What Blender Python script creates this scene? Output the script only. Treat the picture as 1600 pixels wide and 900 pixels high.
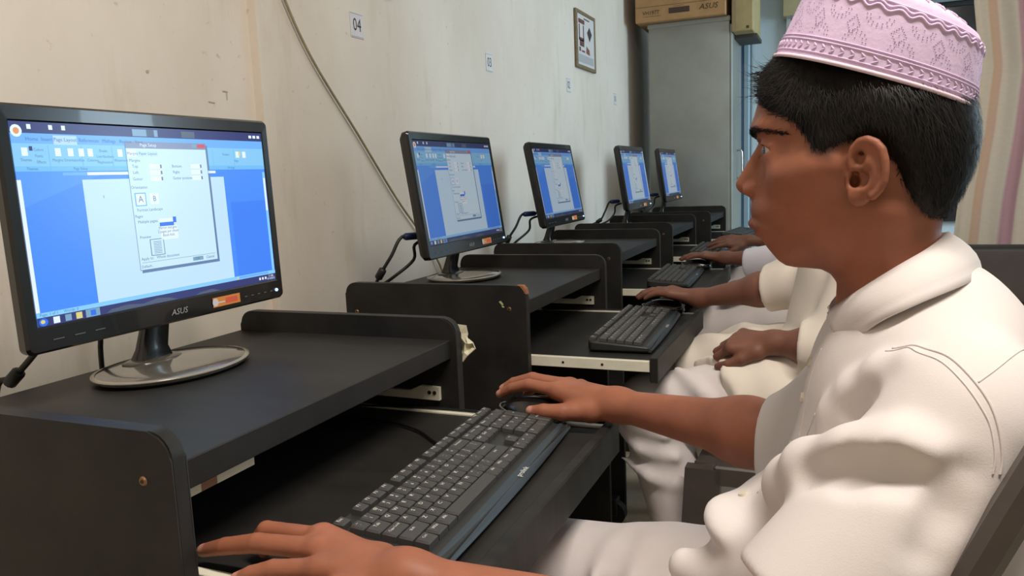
import bpy, bmesh, math, random
import numpy as np
from mathutils import Vector, Matrix

for o in list(bpy.data.objects):
    bpy.data.objects.remove(o, do_unlink=True)
scene = bpy.context.scene
COL = scene.collection
random.seed(4)
RNG = np.random.default_rng(7)

# ---------------------------------------------------------------- camera
cam_d = bpy.data.cameras.new('camera')
cam = bpy.data.objects.new('camera', cam_d)
COL.objects.link(cam)
_r = Vector((0.9218737, 0.38539918, -0.04020388))
_u = Vector((-0.01808431, 0.14643338, 0.98905522))
_f = Vector((-0.38706826, 0.91105694, -0.14196276))
m = Matrix.Identity(4)
for i in range(3):
    m[i][0] = _r[i]; m[i][1] = _u[i]; m[i][2] = -_f[i]
m[0][3], m[1][3], m[2][3] = 1.16198, -0.48585, 1.08087
cam.matrix_world = m
cam_d.sensor_width = 36.0
cam_d.lens = 1212.637 / 1600 * 36
cam_d.clip_start = 0.02
scene.camera = cam

# ---------------------------------------------------------------- world, lamps, exposure
world = bpy.data.worlds.new('room_light')
scene.world = world
world.use_nodes = True
bg = world.node_tree.nodes['Background']
bg.inputs[0].default_value = (0.93, 0.97, 1.0, 1)
bg.inputs[1].default_value = 0.05

def area(name, loc, target, size, size_y, power, col):
    d = bpy.data.lights.new(name, 'AREA')
    d.shape = 'RECTANGLE'; d.size = size; d.size_y = size_y
    d.energy = power; d.color = col
    o = bpy.data.objects.new(name, d); COL.objects.link(o)
    o.location = loc
    o.rotation_euler = (Vector(target) - Vector(loc)).to_track_quat('-Z', 'Y').to_euler()
    return o
# ceiling lamps of the room (above the frame) and the daylight window on the curtain side
area('ceiling_lamp_near_offscreen', (1.55, -0.15, 2.68), (1.55, -0.15, 0), 1.2, 0.14, 46, (1.0, 0.925, 0.84))
area('ceiling_lamp_far_offscreen', (1.55, 2.5, 2.68), (1.55, 2.5, 0), 1.2, 0.14, 4, (1.0, 0.93, 0.86))
area('window_right_offscreen', (3.57, 3.5, 1.65), (0.5, 3.5, 1.55), 1.3, 1.2, 60, (0.64, 0.84, 1.0))

scene.view_settings.view_transform = 'Standard'
scene.view_settings.look = 'None'
scene.view_settings.gamma = 1
scene.view_settings.use_curve_mapping = False
scene.view_settings.exposure = 0.14

# ---------------------------------------------------------------- materials
MATS = {}
def srgb(r, g, b):
    f = lambda c: (c / 255 / 12.92) if c / 255 <= 0.04045 else ((c / 255 + 0.055) / 1.055) ** 2.4
    return (f(r), f(g), f(b), 1.0)

def mat(name, col, rough=0.5, metal=0.0, spec=0.5, var=0.0, scale=20.0, bump=0.0, bscale=200.0,
        emit=0.0, sss=0.0, stretch=None, coat=0.0, col2=None, detail=4.0):
    if name in MATS:
        return MATS[name]
    mt = bpy.data.materials.new(name); mt.use_nodes = True
    nt = mt.node_tree; N = nt.nodes; L = nt.links
    b = N['Principled BSDF']
    c = srgb(*col)
    b.inputs['Base Color'].default_value = c
    b.inputs['Roughness'].default_value = rough
    b.inputs['Metallic'].default_value = metal
    b.inputs['Specular IOR Level'].default_value = spec
    b.inputs['Coat Weight'].default_value = coat
    if sss:
        b.inputs['Subsurface Weight'].default_value = sss
        b.inputs['Subsurface Radius'].default_value = (0.012, 0.004, 0.002)
        b.inputs['Subsurface Scale'].default_value = 0.5
    if emit:
        b.inputs['Emission Color'].default_value = c
        b.inputs['Emission Strength'].default_value = emit
        b.inputs['Base Color'].default_value = (0.01, 0.01, 0.012, 1)
    if var or bump:
        tc = N.new('ShaderNodeTexCoord'); mp = N.new('ShaderNodeMapping')
        L.new(tc.outputs['Object'], mp.inputs[0])
        if stretch: mp.inputs['Scale'].default_value = stretch
    if var:
        n = N.new('ShaderNodeTexNoise'); n.inputs['Scale'].default_value = scale
        n.inputs['Detail'].default_value = detail; n.inputs['Roughness'].default_value = 0.6
        L.new(mp.outputs[0], n.inputs['Vector'])
        r = N.new('ShaderNodeValToRGB')
        c2 = srgb(*col2) if col2 else tuple(max(0, x * (1 - var)) for x in c[:3]) + (1,)
        c1 = tuple(min(1, x * (1 + var * 0.5)) for x in c[:3]) + (1,)
        r.color_ramp.elements[0].position = 0.34; r.color_ramp.elements[0].color = c2
        r.color_ramp.elements[1].position = 0.62; r.color_ramp.elements[1].color = c1
        L.new(n.outputs['Fac'], r.inputs[0]); L.new(r.outputs[0], b.inputs['Base Color'])
    if bump:
        n2 = N.new('ShaderNodeTexNoise'); n2.inputs['Scale'].default_value = bscale
        n2.inputs['Detail'].default_value = 3
        L.new(mp.outputs[0], n2.inputs['Vector'])
        bp = N.new('ShaderNodeBump'); bp.inputs['Strength'].default_value = bump
        bp.inputs['Distance'].default_value = 0.002
        L.new(n2.outputs['Fac'], bp.inputs['Height']); L.new(bp.outputs[0], b.inputs['Normal'])
    MATS[name] = mt
    return mt

M_DESK = mat('black_laminate', (38, 36, 34), 0.5, spec=0.28, var=0.35, scale=9, bump=0.08, bscale=350, stretch=(1, 5, 1))
M_DESKTOP = mat('black_laminate_top', (38, 36, 34), 0.5, spec=0.28, var=0.22, scale=7, bump=0.10, bscale=420, stretch=(1, 3, 1))
M_RAIL = mat('cream_enamel_rail', (226, 220, 200), 0.35, var=0.06, scale=40)
M_BARE = mat('bare_chipboard', (150, 98, 66), 0.8, var=0.3, scale=90)
M_CREAM = mat('cream_strip', (196, 184, 158), 0.6, var=0.1, scale=30)
M_SCREW = mat('brass_screw', (150, 110, 80), 0.4, metal=0.8, var=0.2, scale=300)
M_BEZEL = mat('gloss_black_plastic', (20, 19, 19), 0.22, coat=0.3, var=0.2, scale=60)
M_BASE = mat('gloss_wall_reflection', (92, 86, 78), 0.16, spec=0.7, coat=0.6, var=0.25, scale=30)  # glossy black stand base; the grey wall reflection is put into its colour
M_RIM = mat('clear_acrylic_rim', (140, 132, 118), 0.2, spec=0.8)
M_BACK = mat('matt_black_plastic', (24, 24, 25), 0.5, bump=0.1, bscale=500)
M_CABLE = mat('black_cable', (18, 18, 19), 0.5)
M_BLUE = mat('blue_connector', (26, 44, 92), 0.45)
M_KEY = mat('charcoal_keycap', (64, 62, 60), 0.5, bump=0.05, bscale=900)
M_KCASE = mat('charcoal_keyboard_case', (42, 42, 42), 0.45, bump=0.05, bscale=700)
M_PALM = mat('blue_grey_palm_edge', (50, 60, 68), 0.42, spec=0.5)
M_PRINT = mat('white_print', (214, 214, 206), 0.6)
M_LOGO = mat('silver_print', (170, 170, 170), 0.35, metal=0.3)

# ---------------------------------------------------------------- object helpers
def link(name, me, mats, parent=None, loc=None):
    o = bpy.data.objects.new(name, me); COL.objects.link(o)
    if mats is not None:
        if not isinstance(mats, (list, tuple)): mats = [mats]
        if len(me.materials) == 0:
            for x in mats: me.materials.append(x)
    if parent is not None: o.parent = parent
    if loc is not None: o.location = loc
    return o

def tag(o, label=None, cat=None, group=None, kind=None):
    if label: o['label'] = label
    if cat: o['category'] = cat
    if group: o['group'] = group
    if kind: o['kind'] = kind
    return o

def thing(name, label, cat, loc=(0, 0, 0), rz=0.0, group=None):
    o = bpy.data.objects.new(name, None); COL.objects.link(o)
    o.empty_display_size = 0.05
    o.location = loc; o.rotation_euler = (0, 0, rz)
    return tag(o, label, cat, group)

def copy_tree(o, parent=None):
    c = o.copy(); COL.objects.link(c)
    c.parent = parent
    for ch in list(o.children): copy_tree(ch, c)
    return c

def smooth(me, angle=None):
    for p in me.polygons: p.use_smooth = True
    if angle is not None: me.set_sharp_from_angle(angle=angle)

def bm_mesh(bm, name='mesh', sm=False, angle=None):
    bmesh.ops.recalc_face_normals(bm, faces=bm.faces)
    me = bpy.data.meshes.new(name); bm.to_mesh(me); bm.free()
    if sm: smooth(me, angle)
    return me

def box_bm(lo, hi, bev=0.0, seg=2):
    bm = bmesh.new(); bmesh.ops.create_cube(bm, size=1.0)
    lo = Vector(lo); hi = Vector(hi); c = (lo + hi) / 2; d = hi - lo
    for v in bm.verts: v.co = Vector((v.co.x * d.x + c.x, v.co.y * d.y + c.y, v.co.z * d.z + c.z))
    if bev: bmesh.ops.bevel(bm, geom=bm.edges[:], offset=bev, segments=seg, affect='EDGES', profile=0.5)
    return bm

def box(name, lo, hi, mt, parent=None, bev=0.0, seg=2):
    return link(name, bm_mesh(box_bm(lo, hi, bev, seg), name, bev > 0, 0.6), mt, parent)

def prism_bm(poly, lo, hi, axis):
    """extrude a 2D outline along an axis; the outline uses the other two axes in order"""
    bm = bmesh.new()
    def P(p, h):
        q = [0, 0, 0]; r = [i for i in range(3) if i != axis]
        q[axis] = h; q[r[0]] = p[0]; q[r[1]] = p[1]
        return bm.verts.new(q)
    a = [P(p, lo) for p in poly]; b = [P(p, hi) for p in poly]
    n = len(poly)
    bm.faces.new(a); bm.faces.new(b[::-1])
    for i in range(n): bm.faces.new((a[i], b[i], b[(i + 1) % n], a[(i + 1) % n]))
    return bm

def rrect(x0, y0, x1, y1, r, seg=5):
    """outline of a rectangle; r = 4 corner radii (x0y0, x1y0, x1y1, x0y1)"""
    if not isinstance(r, (list, tuple)): r = [r] * 4
    P = []
    for (cx, cy, a0, rr) in ((x0 + r[0], y0 + r[0], 180, r[0]), (x1 - r[1], y0 + r[1], 270, r[1]),
                             (x1 - r[2], y1 - r[2], 0, r[2]), (x0 + r[3], y1 - r[3], 90, r[3])):
        if rr <= 0: P.append((cx, cy)); continue
        for k in range(seg + 1):
            a = math.radians(a0 + 90 * k / seg); P.append((cx + rr * math.cos(a), cy + rr * math.sin(a)))
    return P

def catmull(pts, n=6):
    pts = [Vector(p) for p in pts]; out = []
    for i in range(len(pts) - 1):
        p0 = pts[max(i - 1, 0)]; p1 = pts[i]; p2 = pts[i + 1]; p3 = pts[min(i + 2, len(pts) - 1)]
        for k in range(n):
            t = k / n
            out.append(0.5 * ((2 * p1) + (p2 - p0) * t + (2 * p0 - 5 * p1 + 4 * p2 - p3) * t * t + (3 * p1 - p0 - 3 * p2 + p3) * t ** 3))
    out.append(pts[-1]); return out

def tube_bm(pts, r, sides=8, bm=None, n=6, cap=True):
    bm = bm or bmesh.new()
    P = catmull(pts, n) if n > 1 else [Vector(p) for p in pts]
    rings = []; up = Vector((0, 0, 1)); prev = None
    for i, p in enumerate(P):
        t = (P[min(i + 1, len(P) - 1)] - P[max(i - 1, 0)]).normalized()
        if prev is None:
            a = t.cross(up if abs(t.z) < 0.9 else Vector((1, 0, 0))).normalized()
        else:
            a = (prev - t * prev.dot(t)).normalized()
        prev = a; b = t.cross(a)
        rr = r[i * (len(r) - 1) // max(1, len(P) - 1)] if isinstance(r, (list, tuple)) else r
        rings.append([bm.verts.new(p + (a * math.cos(2 * math.pi * k / sides) + b * math.sin(2 * math.pi * k / sides)) * rr) for k in range(sides)])
    for i in range(len(rings) - 1):
        for k in range(sides):
            bm.faces.new((rings[i][k], rings[i][(k + 1) % sides], rings[i + 1][(k + 1) % sides], rings[i + 1][k]))
    if cap:
        bm.faces.new(rings[0][::-1]); bm.faces.new(rings[-1])
    return bm

def tube(name, pts, r, mt, parent=None, sides=8, n=6):
    return link(name, bm_mesh(tube_bm(pts, r, sides, None, n), name, True), mt, parent)

def loft_bm(rings, closed=True, cap0=True, cap1=True, bm=None):
    bm = bm or bmesh.new()
    R = [[bm.verts.new(p) for p in ring] for ring in rings]; n = len(R[0])
    for i in range(len(R) - 1):
        for k in range(n if closed else n - 1):
            bm.faces.new((R[i][k], R[i][(k + 1) % n], R[i + 1][(k + 1) % n], R[i + 1][k]))
    if closed and cap0: bm.faces.new(R[0][::-1])
    if closed and cap1: bm.faces.new(R[-1])
    return bm

_TXT = {}
def text_geo(s):
    """2D outline mesh of a string at size 1, centred"""
    if s in _TXT: return _TXT[s]
    cu = bpy.data.curves.new('txt', 'FONT'); cu.body = s; cu.size = 1.0
    cu.align_x = 'CENTER'; cu.align_y = 'CENTER'; cu.resolution_u = 2
    o = bpy.data.objects.new('txt', cu); COL.objects.link(o)
    dg = bpy.context.evaluated_depsgraph_get(); dg.update()
    me = bpy.data.meshes.new_from_object(o.evaluated_get(dg))
    V = [(v.co.x, v.co.y) for v in me.vertices]; F = [tuple(p.vertices) for p in me.polygons]
    bpy.data.objects.remove(o, do_unlink=True); bpy.data.curves.remove(cu); bpy.data.meshes.remove(me)
    _TXT[s] = (V, F); return V, F

def text_into(bm, s, fn, mi=0, sx=1.0, sy=1.0, shear=0.0):
    V, F = text_geo(s)
    vs = [bm.verts.new(fn(x * sx + y * sy * shear, y * sy)) for x, y in V]
    for f in F:
        try:
            fc = bm.faces.new([vs[i] for i in f]); fc.material_index = mi
        except ValueError:
            pass
# ================================================================ the room
def wall_material(name, base, stain, spots, tint2=None):
    mt = bpy.data.materials.new(name); mt.use_nodes = True
    nt = mt.node_tree; N = nt.nodes; L = nt.links; b = N['Principled BSDF']
    b.inputs['Roughness'].default_value = 0.75; b.inputs['Specular IOR Level'].default_value = 0.25
    tc = N.new('ShaderNodeTexCoord')
    def ramp(scale, vec, lo, hi, det=5):
        mp = N.new('ShaderNodeMapping'); mp.inputs['Scale'].default_value = vec
        L.new(tc.outputs['Object'], mp.inputs[0])
        n = N.new('ShaderNodeTexNoise'); n.inputs['Scale'].default_value = scale
        n.inputs['Detail'].default_value = det; n.inputs['Roughness'].default_value = 0.62
        L.new(mp.outputs[0], n.inputs['Vector'])
        r = N.new('ShaderNodeMapRange'); r.inputs[1].default_value = lo; r.inputs[2].default_value = hi
        L.new(n.outputs['Fac'], r.inputs[0]); return r.outputs[0]
    def mix(fac, a, c, k):
        mx = N.new('ShaderNodeMix'); mx.data_type = 'RGBA'
        ml = N.new('ShaderNodeMath'); ml.operation = 'MULTIPLY'; ml.inputs[1].default_value = k
        L.new(fac, ml.inputs[0]); L.new(ml.outputs[0], mx.inputs[0])
        if isinstance(a, tuple): mx.inputs[6].default_value = a
        else: L.new(a, mx.inputs[6])
        mx.inputs[7].default_value = c
        return mx.outputs[2]
    col = mix(ramp(2.2, (1, 1, 0.6), 0.42, 0.75), srgb(*base), srgb(*stain), 0.55)
    col = mix(ramp(3.5, (1, 2.2, 0.5), 0.56, 0.74), col, srgb(*stain), 0.7)
    col = mix(ramp(38, (1, 1, 1), 0.66, 0.74, 3), col, srgb(*spots), 0.5)
    L.new(col, b.inputs['Base Color'])
    nb = N.new('ShaderNodeTexNoise'); nb.inputs['Scale'].default_value = 45; nb.inputs['Detail'].default_value = 4
    L.new(tc.outputs['Object'], nb.inputs['Vector'])
    bp = N.new('ShaderNodeBump'); bp.inputs['Strength'].default_value = 0.12; bp.inputs['Distance'].default_value = 0.004
    L.new(nb.outputs['Fac'], bp.inputs['Height']); L.new(bp.outputs[0], b.inputs['Normal'])
    return mt
M_WALL = wall_material('cream_distemper_wall', (228, 217, 204), (202, 188, 168), (180, 164, 144))
M_WALLB = wall_material('pale_blue_wall', (200, 216, 222), (186, 204, 212), (176, 192, 200))
M_FLOOR = mat('cement_floor', (184, 170, 148), 0.6, var=0.25, scale=6, bump=0.1, bscale=60)
M_CEIL = mat('white_ceiling', (226, 222, 212), 0.8, var=0.04, scale=3)

tag(box('wall_left', (-0.14, 0.905, 0), (0.0, 4.72, 2.75), M_WALL), kind='structure', label='stained cream plaster wall behind the row of monitors')
tag(box('wall_left_near', (-0.20, -2.2, 0), (-0.022, 0.905, 2.75), M_WALL), kind='structure', label='cream plaster wall set back behind the large monitor')
bpy.data.objects['wall_left_near'].name = 'wall_left.001'
tag(box('wall_back', (-0.14, 4.72, 0), (3.6, 4.86, 2.75), M_WALLB), kind='structure', label='pale blue painted end wall')
tag(box('wall_right', (3.6, -2.2, 0), (3.74, 4.86, 2.75), M_WALLB), kind='structure', label='pale blue painted side wall')
tag(box('wall_front', (-0.2, -2.34, 0), (3.74, -2.2, 2.75), M_WALL), kind='structure', label='cream plaster wall behind the viewpoint')
tag(box('floor', (-0.2, -2.2, -0.1), (3.6, 4.86, 0), M_FLOOR), kind='structure', label='worn grey cement floor')
tag(box('ceiling', (-0.2, -2.2, 2.75), (3.6, 4.86, 2.85), M_CEIL), kind='structure', label='plain white ceiling')

# scuffs on the near wall: shallow gouges in the plaster
M_SCUFF = mat('scuffed_plaster', (186, 172, 148), 0.9, var=0.2, scale=200)
def scuff(y, z, w, h, a):
    bm = bmesh.new()
    pts = [(-.5, .2), (-.2, .5), (.3, .45), (.5, .1), (.3, -.4), (-.3, -.5)]
    c, s = math.cos(a), math.sin(a)
    vs = [bm.verts.new((-0.0212, y + (px * w * c - pz * h * s), z + (px * w * s + pz * h * c))) for px, pz in pts]
    bm.faces.new(vs)
    return bm
for (y, z, w, h, a) in ((0.32, 1.355, .03, .004, .1), (0.312, 1.345, .004, .018, .2), (0.816, 1.28, .018, .003, -.05), (0.82, 1.27, .003, .016, 0), (0.775, 1.255, .02, .003, -.1), (0.62, 1.3, .008, .006, .3)):
    link('scuff', bm_mesh(scuff(y, z, w, h, a), 'scuff'), M_SCUFF, bpy.data.objects['wall_left.001'])

# ---- number signs on the wall
M_PAPER = mat('white_paper', (218, 214, 216), 0.7, var=0.04, scale=30)
M_INK = mat('black_ink', (38, 36, 40), 0.7)
M_GREYLINE = mat('grey_printed_line', (150, 148, 150), 0.7)
def sign(txt, y, z):
    t = thing('number_sign', 'small white paper sign reading %s taped to the wall' % {'04': 'zero-four', '03': 'zero-three', '02': 'zero-two', '01': 'zero-one'}[txt], 'sign', (0.0, y, z))
    box('sheet', (0.0005, -0.029, -0.031), (0.0018, 0.029, 0.031), M_PAPER, t)
    bm = bmesh.new()
    text_into(bm, txt, lambda a, b: (0.0022, a, b), 0, 0.038, 0.046)
    link('numeral', bm_mesh(bm, 'numeral'), M_INK, t)
    for zz in (-0.029, 0.028): box('printed_border', (0.0018, -0.027, zz), (0.0021, 0.027, zz + 0.0012), M_GREYLINE, t)
for s, y, z in (('04', 1.290, 1.484), ('03', 2.123, 1.486), ('02', 3.010, 1.487), ('01', 3.823, 1.484)):
    sign(s, y, z)

# ---- framed certificate
M_FRAME = mat('brown_wood_frame', (128, 110, 82), 0.5, var=0.2, scale=40, stretch=(1, 1, 6))
M_CERT = mat('certificate_paper', (212, 208, 206), 0.55, var=0.03, scale=10)
M_CERTINK = mat('maroon_print', (110, 70, 66), 0.6, var=0.3, scale=60)
M_CERTDARK = mat('dark_print', (64, 58, 60), 0.6)
M_CERTRED = mat('red_brown_print', (140, 84, 70), 0.6)
M_CERTGREY = mat('grey_print', (176, 174, 176), 0.6)
t = thing('framed_certificate', 'certificate in a thin brown wooden frame hung high on the wall', 'picture', (0.0, 3.27, 1.715))
for lo, hi in (((0.001, -0.155, -0.135), (0.014, -0.135, 0.135)), ((0.001, 0.135, -0.135), (0.014, 0.155, 0.135)),
               ((0.001, -0.135, -0.135), (0.014, 0.135, -0.117)), ((0.001, -0.135, 0.117), (0.014, 0.135, 0.135))):
    box('frame_rail', lo, hi, M_FRAME, t, 0.003, 1)
sh = box('certificate_sheet', (0.001, -0.135, -0.117), (0.010, 0.135, 0.117), M_CERT, t)
def flat(parent, quads, x, name, mt):
    bm = bmesh.new()
    for poly in quads: bm.faces.new([bm.verts.new((x, a, b)) for a, b in poly])
    return link(name, bm_mesh(bm, name), mt, parent)
def q(a0, b0, a1, b1): return [(a0, b0), (a1, b0), (a1, b1), (a0, b1)]
flat(sh, [q(-.115, .075, -.02, .095), q(-.11, .0, -.095, .07), q(-.045, .0, -.03, .07), q(-.11, -.005, -.03, .01), q(-.10, -.03, -.03, .0), q(-.11, -.055, -.085, -.035), q(-.07, -.055, -.02, -.047), q(-.03, .10, .06, .106)], 0.0105, 'printed_emblem', M_CERTINK)
flat(sh, [[(.02, .045), (.06, .075), (.10, .045), (.06, .005)]], 0.0105, 'printed_diamond', M_CERTDARK)
flat(sh, [[(.0, -.055), (.06, -.06), (.055, -.035), (.005, -.02)]], 0.0105, 'printed_badge', M_CERTRED)
flat(sh, [q(-.12, -.105, .12, -.068)], 0.0105, 'printed_panel', M_CERTGREY)

# ---- a dark mount high on the wall (only its lower edge shows)
t = thing('wall_plaque', 'small dark maroon plaque high on the cream wall', 'plaque', (0.0, 1.43, 1.64))
box('board', (0.001, -0.045, -0.055), (0.014, 0.03, 0.09), mat('maroon_board', (92, 66, 78), 0.5, var=0.2, scale=40), t, 0.003, 1)
box('mount', (-0.001, -0.02, -0.02), (0.003, 0.01, 0.05), M_BACK, t)

# ---- loose wire running down the wall
tag(tube('wall_wire', [(0.012, 0.93, 1.62), (0.010, 0.994, 1.492), (0.009, 1.083, 1.370), (0.009, 1.25, 1.205), (0.010, 1.42, 1.033), (0.012, 1.555, 0.913), (0.014, 1.664, 0.79), (0.02, 1.70, 0.6), (0.03, 1.70, 0.30)], 0.0032, mat('beige_wire', (156, 142, 112), 0.6, var=0.2, scale=30)),
    'thin beige wire hanging diagonally down the cream wall', 'wire')

# ---- steel cabinet with cartons on top
M_STEEL = mat('grey_painted_steel', (146, 146, 138), 0.42, metal=0.15, var=0.16, scale=3.2, bump=0.05, bscale=30)
M_STEELD = mat('dark_steel_gap', (70, 66, 60), 0.6)
cab = thing('steel_cabinet', 'tall plain grey steel cabinet standing in the far corner', 'cabinet', (0.355, 4.30, 0))
box('body', (-0.225, -0.20, 0.06), (0.228, 0.25, 1.91), M_STEEL, cab, 0.006, 2)
box('plinth', (-0.215, -0.19, 0.0), (0.218, 0.24, 0.06), M_STEELD, cab)
box('top_flange', (-0.23, -0.205, 1.885), (0.233, 0.255, 1.914), M_STEEL, cab, 0.004, 1)
d = box('door', (0.228, -0.19, 0.08), (0.242, 0.24, 1.87), M_STEEL, cab, 0.003, 1)
hm = mat('chrome_handle', (200, 200, 196), 0.2, metal=1.0)
tube('handle', [(0.243, 0.02, 1.02), (0.268, 0.02, 1.02), (0.272, 0.02, 1.06), (0.272, 0.02, 1.14), (0.268, 0.02, 1.18), (0.243, 0.02, 1.18)], 0.006, hm, d, 8, 3)

M_CARD = mat('brown_cardboard', (176, 136, 92), 0.8, var=0.12, scale=12, bump=0.05, bscale=120)
M_CARD2 = mat('pale_cardboard', (170, 152, 108), 0.8, var=0.14, scale=10, bump=0.05, bscale=120)
M_CARDINKHOLE = mat('carton_print_and_hole', (70, 52, 42), 0.7)
bx = thing('monitor_carton', 'brown cardboard carton with black ASUS print lying on the steel cabinet', 'box', (0.31, 4.28, 1.914), 0.02)
box('carton', (-0.245, -0.235, 0.0), (0.255, 0.22, 0.36), M_CARD, bx, 0.004, 1)
box('flap_seam', (-0.2455, -0.2362, 0.083), (0.2555, -0.2345, 0.0845), M_CARDINKHOLE, bx)
bm = bmesh.new()
text_into(bm, 'ASUS', lambda a, b: (0.165 + a, -0.2368, 0.052 + b), 0, 0.044, 0.042, 0.25)
text_into(bm, 'VH197T', lambda a, b: (-0.155 + a, -0.2368, 0.050 + b), 0, 0.028, 0.030)
for qd in ((-.055, .036, .06, .066), (-.20, .030, -.10, .0315), (-.03, .073, .03, .0745), (-.07, .112, -.02, .118)):
    bm.faces.new([bm.verts.new((a, -0.2368, b)) for a, b in q(*qd)])
link('print', bm_mesh(bm, 'print'), M_CARDINKHOLE, bx)
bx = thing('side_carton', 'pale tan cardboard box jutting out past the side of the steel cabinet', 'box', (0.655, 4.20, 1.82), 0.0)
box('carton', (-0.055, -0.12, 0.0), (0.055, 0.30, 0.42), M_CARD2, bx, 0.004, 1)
box('tape_strip', (-0.0565, -0.1215, 0.0), (-0.035, -0.1195, 0.42), mat('packing_tape', (150, 128, 92), 0.4), bx)
box('hand_hole_shade', (0.02, -0.1213, 0.012), (0.034, -0.1195, 0.026), M_CARDINKHOLE, bx)  # flat dark patch painted for the shade inside the hand hole
tag(box('cabinet_bracket', (0.600, 4.20, 1.80), (0.72, 4.48, 1.82), M_STEELD), 'dark metal wall bracket holding up the pale tan box', 'bracket')
# ---- pale blue door behind, with frame
M_DOORB = mat('pale_blue_gloss_door', (150, 178, 192), 0.4, var=0.08, scale=4)
M_TRIMB = mat('blue_painted_trim', (92, 128, 168), 0.4)
M_WHITEP = mat('off_white_paint', (196, 204, 204), 0.5, var=0.06, scale=6)
dd = thing('door_1', 'pale blue door beside the steel cabinet', 'door', (0.62, 4.70, 0))
del dd['category']; dd['kind'] = 'structure'
lf = box('door_leaf', (-0.50, -0.02, 0.0), (-0.035, 0.015, 2.02), M_DOORB, dd, 0.003, 1)
box('door_panel', (-0.20, -0.03, 0.15), (-0.06, -0.018, 1.0), mat('door_panel_blue', (112, 148, 172), 0.4), lf, 0.004, 1)
box('door_jamb', (-0.035, -0.045, 0.0), (-0.022, 0.015, 2.05), M_TRIMB, dd)
box('architrave', (-0.022, -0.05, 0.0), (0.012, 0.015, 2.06), mat('architrave_blue', (158, 182, 196), 0.45), dd, 0.004, 1)
tube('door_handle', [(-0.075, -0.03, 1.02), (-0.05, -0.06, 1.02), (-0.03, -0.062, 1.02)], 0.010, hm, lf, 8, 3)
tag(tube('conduit_wire', [(0.640, 4.71, 2.3), (0.642, 4.708, 1.6), (0.638, 4.708, 1.0), (0.640, 4.71, 0.4)], 0.006, mat('grey_conduit', (132, 140, 142), 0.5)), 'thin grey cable running down the pale blue wall by the door', 'cable')

# ---- dark window in the end wall with a beige pelmet box
M_GLASSD = mat('dark_window_glass', (22, 24, 30), 0.12, spec=0.7)
M_PELMET = mat('beige_pelmet', (168, 158, 124), 0.6, var=0.08, scale=8)
w = thing('window_1', 'dark glazed window in the end wall', 'window', (1.36, 4.72, 0.72))
del w['category']; w['kind'] = 'structure'
box('window_glass', (-0.50, -0.02, 0.0), (0.62, -0.005, 1.24), M_GLASSD, w)
for xx in (-0.515, -0.16, 0.2, 0.60): box('window_frame', (xx, -0.035, 0.0), (xx + 0.025, -0.003, 1.24), M_WHITEP if xx < -0.5 else M_BACK, w)
for zz in (0.0, 0.55, 1.21): box('window_frame', (-0.515, -0.032, zz), (0.625, -0.004, zz + 0.025), M_BACK, w)
for k in range(4): box('window_bar', (-0.485 + k * 0.02, -0.045, 1.0), (-0.479 + k * 0.02, -0.036, 1.2), M_WHITEP, w)
pm = thing('pelmet_box', 'long beige wooden pelmet board above the dark window', 'pelmet', (1.36, 4.60, 1.96))
box('front_board', (-0.53, -0.01, 0.0), (0.66, 0.012, 0.26), M_PELMET, pm, 0.003, 1)
box('side_board', (-0.53, 0.012, 0.0), (-0.51, 0.119, 0.26), M_PELMET, pm)
box('side_board', (0.64, 0.012, 0.0), (0.66, 0.119, 0.26), M_PELMET, pm)

# ---- striped curtain on the right
def curtain_mat():
    mt = bpy.data.materials.new('striped_curtain_cloth'); mt.use_nodes = True
    N = mt.node_tree.nodes; L = mt.node_tree.links; b = N['Principled BSDF']
    b.inputs['Roughness'].default_value = 0.9; b.inputs['Specular IOR Level'].default_value = 0.1
    uv = N.new('ShaderNodeUVMap'); sp = N.new('ShaderNodeSeparateXYZ'); L.new(uv.outputs[0], sp.inputs[0])
    fr = N.new('ShaderNodeMath'); fr.operation = 'FRACT'; L.new(sp.outputs[0], fr.inputs[0])
    r = N.new('ShaderNodeValToRGB'); r.color_ramp.interpolation = 'LINEAR'
    cols = [(0, (205, 196, 176)), (0.16, (206, 198, 180)), (0.18, (196, 160, 130)), (0.26, (190, 158, 142)), (0.28, (204, 194, 178)), (0.44, (206, 198, 184)), (0.47, (172, 128, 142)), (0.60, (172, 126, 140)), (0.63, (206, 196, 182)), (0.80, (204, 194, 178)), (0.83, (200, 168, 150)), (0.94, (196, 160, 144)), (0.97, (205, 196, 178))]
    e = r.color_ramp.elements
    e[0].position, e[0].color = cols[0][0], srgb(*cols[0][1]); e[1].position, e[1].color = cols[-1][0], srgb(*cols[-1][1])
    for p, c in cols[1:-1]:
        k = e.new(p); k.color = srgb(*c)
    L.new(fr.outputs[0], r.inputs[0])
    n = N.new('ShaderNodeTexNoise'); n.inputs['Scale'].default_value = 1.0; n.inputs['Detail'].default_value = 3
    mp = N.new('ShaderNodeMapping'); mp.inputs['Scale'].default_value = (14, 160, 1); L.new(uv.outputs[0], mp.inputs[0]); L.new(mp.outputs[0], n.inputs['Vector'])
    mx = N.new('ShaderNodeMix'); mx.data_type = 'RGBA'; mx.blend_type = 'MULTIPLY'; mx.inputs[0].default_value = 0.18
    L.new(r.outputs[0], mx.inputs[6]); L.new(n.outputs['Fac'], mx.inputs[7])
    g = N.new('ShaderNodeGamma'); g.inputs[1].default_value = 0.72; L.new(mx.outputs[2], g.inputs[0])
    L.new(g.outputs[0], b.inputs['Base Color'])
    return mt
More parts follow.
